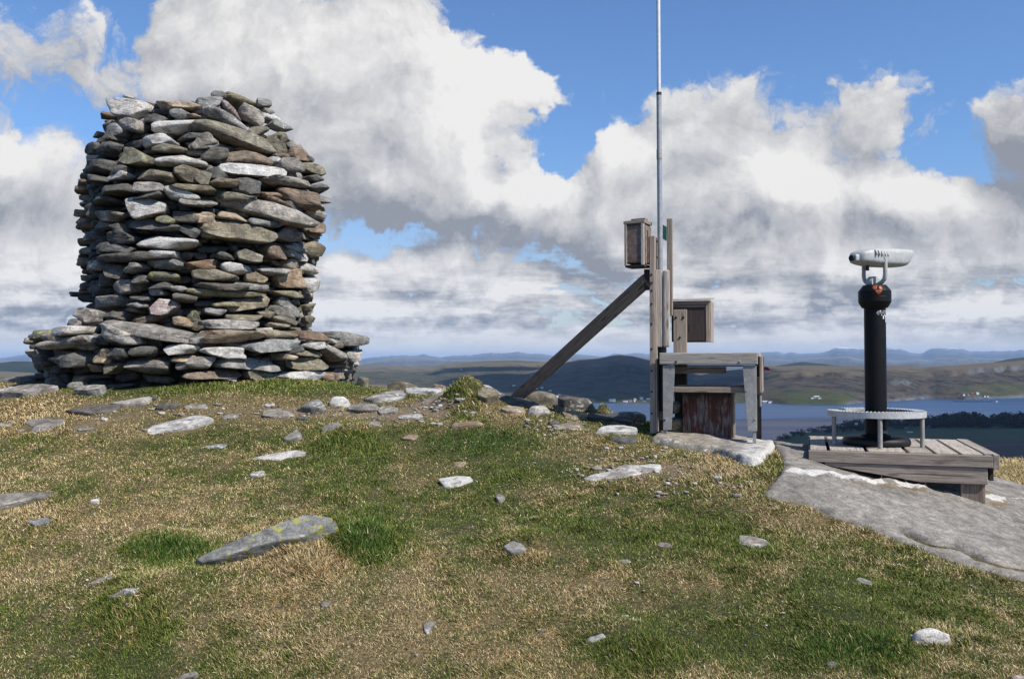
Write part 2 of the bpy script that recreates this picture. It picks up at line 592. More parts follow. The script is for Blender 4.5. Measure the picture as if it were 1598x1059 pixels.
def stone_geo(ha, hb, hc, poly, n=36, m=16, e=.5, clips=5, rough=.05, seed=0, r=None, round_=.05, bedb=True):
    """outline in (a, b), rounded over along c.  Returns vertices (a,b,c), quads, tris."""
    r = r or np.random.default_rng(seed)
    phi = np.linspace(0, 2 * math.pi, n, endpoint=False)
    asp = np.array([ha, hb])
    pp = np.asarray(poly, float) * asp
    pr = radial(pp, phi)
    for _ in range(2):
        pr = (1 - round_) * pr + round_ * .5 * (np.roll(pr, 1) + np.roll(pr, -1))
    th = np.linspace(-math.pi / 2, math.pi / 2, m)[1:-1]
    cz = np.sign(np.sin(th)) * np.abs(np.sin(th)) ** e
    cr = np.abs(np.cos(th)) ** e
    A = (pr * np.cos(phi))[:, None] * cr[None]
    B = (pr * np.sin(phi))[:, None] * cr[None]
    C_ = np.broadcast_to(cz[None] * hc, A.shape)
    V = np.stack([A.ravel(), B.ravel(), C_.ravel()], 1)
    V = np.vstack([V, [[0, 0, -hc], [0, 0, hc]]])
    S = np.array([ha, hb, hc])
    Q = V / S
    for _ in range(clips):
        k = r.normal(size=3)
        k /= np.linalg.norm(k)
        lim = r.uniform(.55, .95) * abs(k).sum() ** .55
        d = Q @ k - lim
        Q = Q - np.where(d > 0, d, 0)[:, None] * k[None] * .95
    V = Q * S
    o = r.uniform(0, 50, 3)
    sc = 1.0 / max(min(ha, hb, hc) * 1.6, .03)
    dirn = Q / (np.linalg.norm(Q, axis=1, keepdims=True) + 1e-6)
    amp = rough * min(ha, hb, hc) * 2
    nz = fbm(V * sc + o, 4, 3, .55)
    V = V + dirn * (nz * amp)[:, None]
    # cleaved edges: thin beds stand out or back
    bed = vnoise(np.stack([V[:, 0] * sc * .25 + o[0], V[:, 1 if bedb else 2] * sc * 2.6 + o[1], V[:, 2 if bedb else 1] * sc * .25], 1), 5)
    bed = np.sign(bed) * np.abs(bed) ** .6
    V[:, 0] += V[:, 0] * bed * .06
    k_ = 2 if bedb else 1
    V[:, k_] += dirn[:, k_] * bed * min(ha, hb, hc) * .16
    m2 = m - 2
    i, j = np.meshgrid(np.arange(n), np.arange(m2 - 1), indexing='ij')
    a = (i * m2 + j).ravel(); b = (((i + 1) % n) * m2 + j).ravel()
    quads = np.stack([a, b, b + 1, a + 1], 1)
    k = np.arange(n); k2 = (k + 1) % n
    s, t = n * m2, n * m2 + 1
    tris = np.vstack([np.stack([k2 * m2, k * m2, np.full(n, s)], 1), np.stack([k * m2 + m2 - 1, k2 * m2 + m2 - 1, np.full(n, t)], 1)])
    return V, quads, tris


def stone_attr(n, col, r, jit=.16):
    t, w, l, u = PAL[col]
    f = 1 + r.uniform(-jit, jit)
    warm = r.uniform(-.02, .09)
    c = np.array([t[0] * f * (1 + warm), t[1] * f, t[2] * f * (1 - warm)])
    tint = np.tile(np.append(c, 1), (n, 1))
    aux = np.tile([w + r.uniform(-.05, .04), l + r.uniform(-.04, .05), u + r.uniform(-.04, .05), 1], (n, 1))
    return tint, aux


def shape_of(kind, r, jit=.12):
    p = np.array(SHAPES[kind], float)
    if r.random() < .5 and kind not in ('trap', 'tri'): p = p * [-1, 1]
    if r.random() < .5 and kind not in ('trap', 'tri'): p = p * [1, -1]
    p = p + r.uniform(-jit, jit, p.shape)
    ang = np.arctan2(p[:, 1], p[:, 0])
    p = p[np.argsort(ang)]
    return p / np.abs(p).max(0)


# traced from the photograph: column, row, width, height (zoomed crops, scale and origin given), tilt, colour, outline
TA = """462 205 325 145 -4 w trap;470 127 60 24 0 g lens;770 170 325 85 -3 t wedge;640 265 180 75 5 d block;810 235 140 75 5 g wedge;890 242 100 36 2 t lens;770 305 335 98 8 w lens
480 310 205 105 -24 g block;370 325 195 105 -20 g wedge;630 400 325 80 3 w lens;340 375 130 50 -10 d block;255 365 60 36 0 o block;300 405 130 45 0 d block;880 370 180 42 3 d lens;735 445 235 65 -2 o wedge
310 460 175 95 20 d wedge;510 510 350 120 -20 y wedge;235 450 100 60 20 d lens;805 525 312 98 -1 w block;245 565 165 105 5 d lens;415 590 110 85 0 d block;390 625 160 65 2 w lens;620 620 300 90 -4 o block
870 625 205 112 -8 o lens;960 410 175 100 15 g wedge;236 645 150 60 -5 d lens;355 710 290 78 2 d block;610 695 235 80 2 g wedge;590 745 230 70 10 d wedge;290 780 200 70 -2 d block;560 820 310 140 8 w lens
820 745 230 80 -10 w wedge;890 705 300 46 -2 o lens;930 790 245 62 0 g lens;330 885 170 75 -5 g block;310 940 190 62 -5 g block;230 860 100 120 0 d block;640 935 380 78 -5 d lens;730 908 140 62 -5 y wedge
865 890 180 80 -2 d block;960 890 132 82 0 t block;880 975 135 90 -30 d block;1020 970 150 110 5 o block;420 965 120 72 0 d lens;250 1010 130 80 0 d block;430 1030 200 62 0 d lens;330 1060 160 60 0 d block"""
TB = """90 170 172 112 10 g block;160 118 95 62 20 g wedge;312 146 255 72 -7 y block;440 165 92 60 0 g block;230 215 175 55 -45 p wedge;95 250 172 98 15 d block;245 280 305 72 -12 g lens;380 235 155 105 -33 g block
470 215 82 52 -10 g block;490 250 122 52 -5 w lens;570 310 115 62 -8 g wedge;285 370 412 105 -13 o lens;560 410 175 165 -12 o tri;640 430 72 62 0 g lens;690 490 102 102 8 b block;70 420 182 82 10 d wedge
150 490 182 100 10 d wedge;350 515 245 108 6 b block;537 525 64 56 -20 w block;620 565 135 112 0 g lens;770 578 162 78 -4 o block;420 590 335 86 3 w lens;600 650 315 92 5 g wedge;35 635 112 112 -10 o wedge
160 610 148 88 3 d block;775 645 132 56 5 d wedge;800 705 104 56 5 d wedge;820 772 112 66 0 g lens;200 675 192 72 0 t lens;355 695 155 112 0 d block;520 745 122 42 0 t lens;530 785 122 40 -5 b lens
685 770 205 132 -5 b block;285 755 265 72 3 o block;475 840 525 115 -10 g wedge;790 870 122 66 -5 g lens;650 820 152 70 -18 d wedge;60 890 140 82 0 t block;255 890 182 72 -5 t lens;480 925 212 62 3 g lens
790 945 102 100 0 b lens;740 975 125 82 -18 b block;620 985 185 140 -5 g tri;300 985 465 118 -3 o lens;740 520 60 40 0 d block;560 500 90 40 8 b wedge;420 340 110 60 10 o lens"""
TC = """900 65 365 100 -2 w lens;880 135 222 56 -3 w wedge;875 190 238 76 0 g lens;460 55 122 62 0 d block;620 45 172 82 0 d lens;600 110 225 62 -8 d block;680 150 462 56 2 d block;465 210 132 72 0 g block
580 230 122 105 -10 d block;695 220 132 66 5 g lens;515 290 108 92 10 d block;635 330 165 96 -4 g lens;740 285 115 82 -10 d wedge;870 270 195 62 -2 y lens;870 325 185 46 0 d lens;345 375 100 32 -10 D wedge
470 350 152 80 0 d lens;530 425 232 84 6 g lens;835 365 112 46 0 g lens;970 345 122 42 2 g lens;1010 395 152 60 -5 d lens;730 435 122 42 -3 g lens;880 455 172 110 0 p block;590 500 202 72 -3 d wedge
700 465 92 42 -10 y lens;740 400 122 42 0 d block;800 515 265 58 17 b block;1010 535 132 62 -10 t lens;1060 500 92 82 -15 y tri"""
TCP = """415 500 145 105 -22 g lens;350 545 132 60 -4 g lens;130 615 142 82 3 y block;310 590 222 58 3 w block;280 655 352 84 5 g block;620 625 325 112 -14 w wedge;765 590 565 92 -9 g block;950 640 202 52 -8 g lens
970 695 202 82 3 w lens;1085 640 95 62 0 g block;510 740 134 96 0 t lens;150 755 132 95 -20 d wedge;310 760 292 100 0 d lens;600 730 122 82 0 d block;770 800 294 106 -3 g block;770 710 202 62 0 d lens
480 810 112 56 0 b block;580 805 112 80 12 o wedge;1000 755 142 42 5 t lens;1040 785 152 70 8 g wedge;250 810 120 60 0 D lens"""
TD = """540 125 128 100 0 b lens;750 105 112 96 -15 o block;640 105 122 52 -10 g wedge;380 150 132 82 -5 o block;230 150 112 52 -5 d lens;690 155 105 62 5 w lens;745 220 112 76 -5 w block;100 200 215 66 3 b block
300 221 162 64 -3 w lens;192 265 262 76 -3 o wedge;420 275 102 72 0 t lens;530 240 142 52 0 g block;610 275 152 132 0 t block;725 315 92 98 15 w block;380 330 182 42 -2 g block;230 332 332 42 -2 d block
230 365 455 52 0 y lens;600 370 172 48 -3 y block;430 430 255 100 10 o lens;250 430 162 42 5 y lens;610 445 125 90 -18 g block;730 455 72 52 15 o lens;165 475 132 52 0 g lens;350 510 192 52 -2 o block
490 490 92 56 0 o block;580 490 122 72 -18 g block;690 500 36 130 0 g block;735 525 66 52 0 o block;575 530 142 46 -10 o lens;545 562 112 36 -5 o lens;260 555 284 62 0 g block;45 530 122 112 -10 y tri;460 585 102 32 3 w lens"""
TDP = """245 625 465 84 3 t lens;570 610 175 62 0 o block;760 620 215 62 -3 b block;945 635 225 86 -5 g block;210 715 255 76 -3 w wedge;530 675 325 76 3 g lens;750 675 115 56 5 w wedge;740 725 205 46 -3 o lens
890 720 165 90 -22 g block;1000 730 122 86 15 w lens;380 780 435 88 -5 g lens;80 780 195 82 5 g lens;765 790 275 86 -3 o wedge;602 745 85 52 0 t block;975 790 82 52 0 d block;152 850 345 56 3 b lens;455 850 184 62 0 o lens
690 855 295 88 -3 w wedge;945 830 112 42 -5 g lens;520 912 152 62 0 g lens;270 880 92 32 0 w lens;640 700 120 50 5 d lens;930 770 80 40 0 D block"""
TOWER_L = np.array([(138, 200), (150, 160), (165, 154), (185, 160), (210, 148), (235, 128), (260, 123), (300, 123), (350, 129), (400, 128), (450, 131), (500, 136), (530, 136)], float)
TOWER_R = np.array([(138, 370), (150, 392), (165, 412), (180, 428), (200, 445), (230, 470), (255, 497), (280, 505), (310, 507), (350, 498), (400, 493), (450, 489), (500, 487), (530, 487)], float)
BASE_L = np.array([(495, 70), (515, 46), (530, 42), (560, 50), (590, 56), (625, 60)], float)
BASE_R = np.array([(495, 540), (520, 562), (535, 567), (560, 564), (590, 558), (625, 552)], float)
TOWER_L[:, 1] += 11
TOWER_R[:, 1] -= 6
BASE_L[:, 1] += 27
BASE_R[:, 1] -= 9
CY_ = 11.3


def prof(row, base):
    L, R = (BASE_L, BASE_R) if base else (TOWER_L, TOWER_R)
    l = np.interp(row, L[:, 0], L[:, 1]); r = np.interp(row, R[:, 0], R[:, 1])
    return ((l + r) / 2 - CXP) / F * CY_, (r - l) / 2 * CY_ / F


def row_z(row, base=0):
    return P(CXP, row, CY_ - .92 * prof(row, base)[1]).z


def build_cairn():
    r = np.random.default_rng(3)
    root = empty('stone_cairn', (-4.1, CY_, gz1(-4.1, CY_)))
    tag(root, 'tall round cairn of dry stacked grey stones on a wider stone plinth', 'cairn')
    O = root.location
    items = []
    for txt, ox, oy, sc, base in ((TA, 80, 120, 4.073, 0), (TB, 300, 120, 4.073, 0), (TC, 20, 360, 3.783, 0), (TD, 290, 360, 3.783, 0), (TCP, 20, 360, 3.783, 1), (TDP, 290, 360, 3.783, 1)):
        for ln in txt.replace('\n', ';').split(';'):
            f = ln.split()
            if len(f) < 7: continue
            a, b, w, h, rot = map(float, f[:5])
            items.append((ox + a / sc, oy + b / sc, w / sc, h / sc, rot, f[5], f[6], base))
    items.sort(key=lambda q: -q[2] * q[3])
    rest = [[], [], [], [], []]
    nv = 0

    def add_rest(V, q, t, tint, aux):
        nonlocal nv
        rest[0].append(V); rest[1].append(q + nv); rest[2].append(t + nv); rest[3].append(tint); rest[4].append(aux)
        nv += len(V)

    def place(V, ctr, ang, rot, lean, pitch=0.0):
        """(a along the wall, b up, c outward) -> cairn space"""
        cr, sr = math.cos(rot), math.sin(rot)
        a = V[:, 0] * cr - V[:, 1] * sr
        b = V[:, 0] * sr + V[:, 1] * cr
        c = V[:, 2] + b * lean
        ca, sa = math.cos(ang), math.sin(ang)
        # tangent (ca, sa), outward (sa, -ca)
        return np.stack([ctr[0] + a * ca + c * sa, ctr[1] + a * sa - c * ca, ctr[2] + b], 1)

    for k, (px, py, w, h, rot, col, kind, base) in enumerate(items):
        xm, R = prof(py, base)
        d = CY_ - R
        for _ in range(14):
            x = (px - CXP) / F * d
            s = max(-.985, min(.985, (x - xm) / R))
            d = .5 * d + .5 * (CY_ - R * math.sqrt(1 - s * s))
        x = (px - CXP) / F * d
        ang = math.asin(s)
        ang *= .45 if py < 178 else (1.0 - .42 * max(0, abs(s) - .7) / .3)
        cosv = max(.5, math.cos(ang))
        ha = w * d / F / 2 / cosv * 1.02
        hb = h * d / F / 2 * 1.03
        hc = min(max(.13, ha * .7), .24) * r.uniform(.9, 1.15)
        big = w * h > 900
        V, q, t = stone_geo(ha, hb, hc, shape_of(kind, r), 56 if big else 36, 24 if big else 16, r.uniform(.08, .22), int(r.integers(8, 14)), r.uniform(.05, .085), r=r)
        z = P(px, py, d).z
        out_ = r.uniform(-.03, .03) - hc * .80
        ctr = np.array([x - O.x + out_ * math.sin(ang), d - O.y - out_ * math.cos(ang), z - O.z])
        tint, aux = stone_attr(len(V), col, r)
        rad = math.radians(rot)
        tw, ln_ = r.uniform(-.22, .22), r.uniform(-.45, .12)
        if k < 100:
            # a stone of its own, origin at its centre
            W_ = place(V, (0, 0, 0), ang + tw, rad, ln_)
            me = np_mesh('stone', W_, q, t, {'tint': tint, 'aux': aux})
            o = link('stone', me, ROCK, root, smooth=False)
            o.location = ctr
        else:
            add_rest(place(V, ctr, ang + tw, rad, ln_), q, t, tint, aux)
    # packing between and behind the traced stones, and the far side
    kinds = ['lens', 'block', 'block', 'wedge']

    def ring(row, base, inset, hh, front_in):
        xm, R = prof(row, base)
        z = row_z(row, base) - O.z
        a = r.uniform(0, .3)
        while a < 2 * math.pi:
            w = r.uniform(.16, .44)
            ang = a + w / 2 / R
            c = math.cos(ang)                       # 1 towards the camera
            ins = inset + (front_in if c > .35 else 0) + r.uniform(-.02, .03)
            h = hh * r.uniform(.55, 1.15)
            hc = r.uniform(.12, .2)
            V, q, t = stone_geo(w / 2 * 1.06, h / 2, hc, shape_of(kinds[r.integers(4)], r), 22, 12, r.uniform(.16, .34), 6, .08, r=r)
            ro = R - ins - hc
            ctr = np.array([xm - O.x + ro * math.sin(ang), CY_ - O.y - ro * math.cos(ang), z + r.uniform(-.02, .02)])
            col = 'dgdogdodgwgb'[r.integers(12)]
            if front_in and c > .35: col = 'dDDod'[r.integers(5)]  # darker stones in front, shade of the gaps put into their colour
            tint, aux = stone_attr(len(V), col, r)
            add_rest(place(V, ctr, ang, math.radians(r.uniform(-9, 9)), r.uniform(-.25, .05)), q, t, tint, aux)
            a += w / R
    for row in np.arange(160, 525, 12.5):
        ring(row, 0, 0.0, .115, .15)
    for row in np.arange(522, 612, 13.5):
        ring(row, 1, 0.0, .12, .15)
    # loose stones over the top and on the plinth's step
    for k in range(120):
        rr = math.sqrt(r.random()); an = r.uniform(0, 2 * math.pi)
        row = 158 + 30 * rr ** 2 + r.uniform(-2, 8)
        xm, R = prof(row + 10, 0)
        V, q, t = stone_geo(r.uniform(.1, .22), r.uniform(.04, .07), r.uniform(.09, .16), shape_of(kinds[r.integers(4)], r), 22, 12, .25, 6, .08, r=r)
        ctr = np.array([xm - O.x + (R - .2) * rr * math.sin(an), CY_ - O.y - (R - .2) * rr * math.cos(an), row_z(row + 4) - O.z])
        tint, aux = stone_attr(len(V), 'gdogwt'[r.integers(6)], r)
        add_rest(place(V, ctr, r.uniform(-1.2, 1.2), math.radians(r.uniform(-15, 15)), r.uniform(-.3, .3)), q, t, tint, aux)
    for k in range(150):
        an = r.uniform(0, 2 * math.pi); ro = r.uniform(1.45, 1.88)
        V, q, t = stone_geo(r.uniform(.1, .25), r.uniform(.03, .06), r.uniform(.1, .2), shape_of(kinds[r.integers(4)], r), 22, 12, .25, 6, .08, r=r)
        ctr = np.array([.05 + ro * math.sin(an), -ro * math.cos(an), row_z(524, 1) - O.z - .03])
        tint, aux = stone_attr(len(V), 'gdog'[r.integers(4)], r)
        add_rest(place(V, ctr, an, math.radians(r.uniform(-8, 8)), r.uniform(-.2, .2)), q, t, tint, aux)
    me = np_mesh('packing_stones', np.vstack(rest[0]), np.vstack(rest[1]), np.vstack(rest[2]), {'tint': np.vstack(rest[3]), 'aux': np.vstack(rest[4])})
    o = link('packing_stones', me, ROCK, root, smooth=False)
    tag(o, None, None, None, 'stuff')
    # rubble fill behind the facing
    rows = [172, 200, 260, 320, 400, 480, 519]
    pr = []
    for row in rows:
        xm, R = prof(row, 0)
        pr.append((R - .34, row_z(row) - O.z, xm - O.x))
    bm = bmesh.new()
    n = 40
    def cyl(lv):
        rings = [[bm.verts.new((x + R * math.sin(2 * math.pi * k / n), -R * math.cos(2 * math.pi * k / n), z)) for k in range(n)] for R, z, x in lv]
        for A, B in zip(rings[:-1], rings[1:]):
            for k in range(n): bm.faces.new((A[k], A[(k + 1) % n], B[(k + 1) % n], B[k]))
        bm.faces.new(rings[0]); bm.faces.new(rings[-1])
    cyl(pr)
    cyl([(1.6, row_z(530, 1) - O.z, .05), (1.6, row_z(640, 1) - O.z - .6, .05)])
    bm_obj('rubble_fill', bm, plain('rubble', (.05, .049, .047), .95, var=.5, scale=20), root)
    return root


build_cairn()
# ------------------------------------------------------------------ rocks lying in the turf
ROCKG = rock('turf_rock', .6, 1.0, (5, 5, 12), .012)
ROCKS = rock('loose_stone', .7, 2.4, (5, 5, 10), .006)
ROCKB = rock('bedrock_grey', .7, 1.25, (9, 9, 9), .008, soft=.4)
FOOT = []      # footprints kept free of grass: (x, y, cos, sin, ax, ay)


def plan_poly(px_poly, box):
    x0, x1, y0, y1 = box
    return [((x - (x0 + x1) / 2) / ((x1 - x0) / 2), -(y - (y0 + y1) / 2) / ((y1 - y0) / 2)) for x, y in px_poly]


def ground_rock(name, label, cat, box=None, poly=None, rise=.35, col='g', kind='lens', d=None, seed=0, wht=None, lich=None, sink=.9, e=.16, clips=6, group=None, deep=None, yaw=0.0, tilt=True, rough=.06, res=1.0, pitch=0.0):
    """box: the columns and rows that the rock spans in the photograph; rise: the part of that height it stands up by"""
    r = np.random.default_rng(1000 + seed)
    if poly is not None:
        xs = [q[0] for q in poly]; ys = [q[1] for q in poly]
        box = (min(xs), max(xs), min(ys), max(ys))
    x0, x1, y0, y1 = box
    xc = (x0 + x1) / 2
    if d is None:
        q = hit(xc, y1 - .5)
    else:
        q = P(xc, y1, d); q.z = gz1(q.x, q.y)
    sc = q.y / F
    wdt, H = (x1 - x0) * sc, (y1 - y0) * sc
    nrm = gnormal(q.x, q.y, .25)
    slope = -nrm.y / nrm.z
    view = -q.z / q.y
    app = max(slope + view * 1.0, .10)
    h = rise * H * (.55 if y1 > 660 else .85)
    D = (1 - rise) * H / app if deep is None else deep
    D = min(max(D, wdt * .35), wdt * 1.5)
    cy = q.y + D / 2
    cx = q.x * (1 + D / 2 / q.y)
    ze = gz1(cx, cy)
    if poly is not None:
        pl = plan_poly(poly, box)
        c0 = np.mean(pl, 0)
        pl = [(a - c0[0] * .5, b - c0[1] * .5) for a, b in pl]
    else:
        pl = shape_of(kind, r, .14)
    hc = (h + sink * h + .02) / 2 + .01
    n = int((44 if wdt > .18 else 24) * res); m = int((22 if wdt > .18 else 14) * res)
    V, qd, tr = stone_geo(wdt / 2, D / 2, hc, pl, n, m, e, clips, rough, r=r, bedb=False)
    cyw, syw = math.cos(yaw), math.sin(yaw)
    V = np.stack([V[:, 0] * cyw - V[:, 1] * syw, V[:, 0] * syw + V[:, 1] * cyw, V[:, 2]], 1)
    tint, aux = stone_attr(len(V), col, r, .1)
    if wht is not None: aux[:, 0] = wht
    if lich is not None: aux[:, 1] = lich
    aux[:, 2] += .05
    tint[:, :3] *= .86
    me = np_mesh(name, V, qd, tr, {'tint': tint, 'aux': aux})
    o = link(name, me, ROCKG if wdt > .35 else ROCKS, None, smooth=False)
    o.location = (cx, cy, ze + h - hc)
    if tilt:
        k = nrm + Vector((0, -pitch, 0))
        o.rotation_mode = 'QUATERNION'
        o.rotation_quaternion = Vector((0, 0, 1)).rotation_difference(Vector((k.x, k.y, k.z)).normalized())
        # keep the top at the height wanted along the normal
        o.location = Vector((cx, cy, ze)) + nrm * (h - hc)
    FOOT.append((cx, cy, cyw, syw, wdt / 2 * .85, D / 2 * .8))
    tag(o, label, cat, group)
    return o


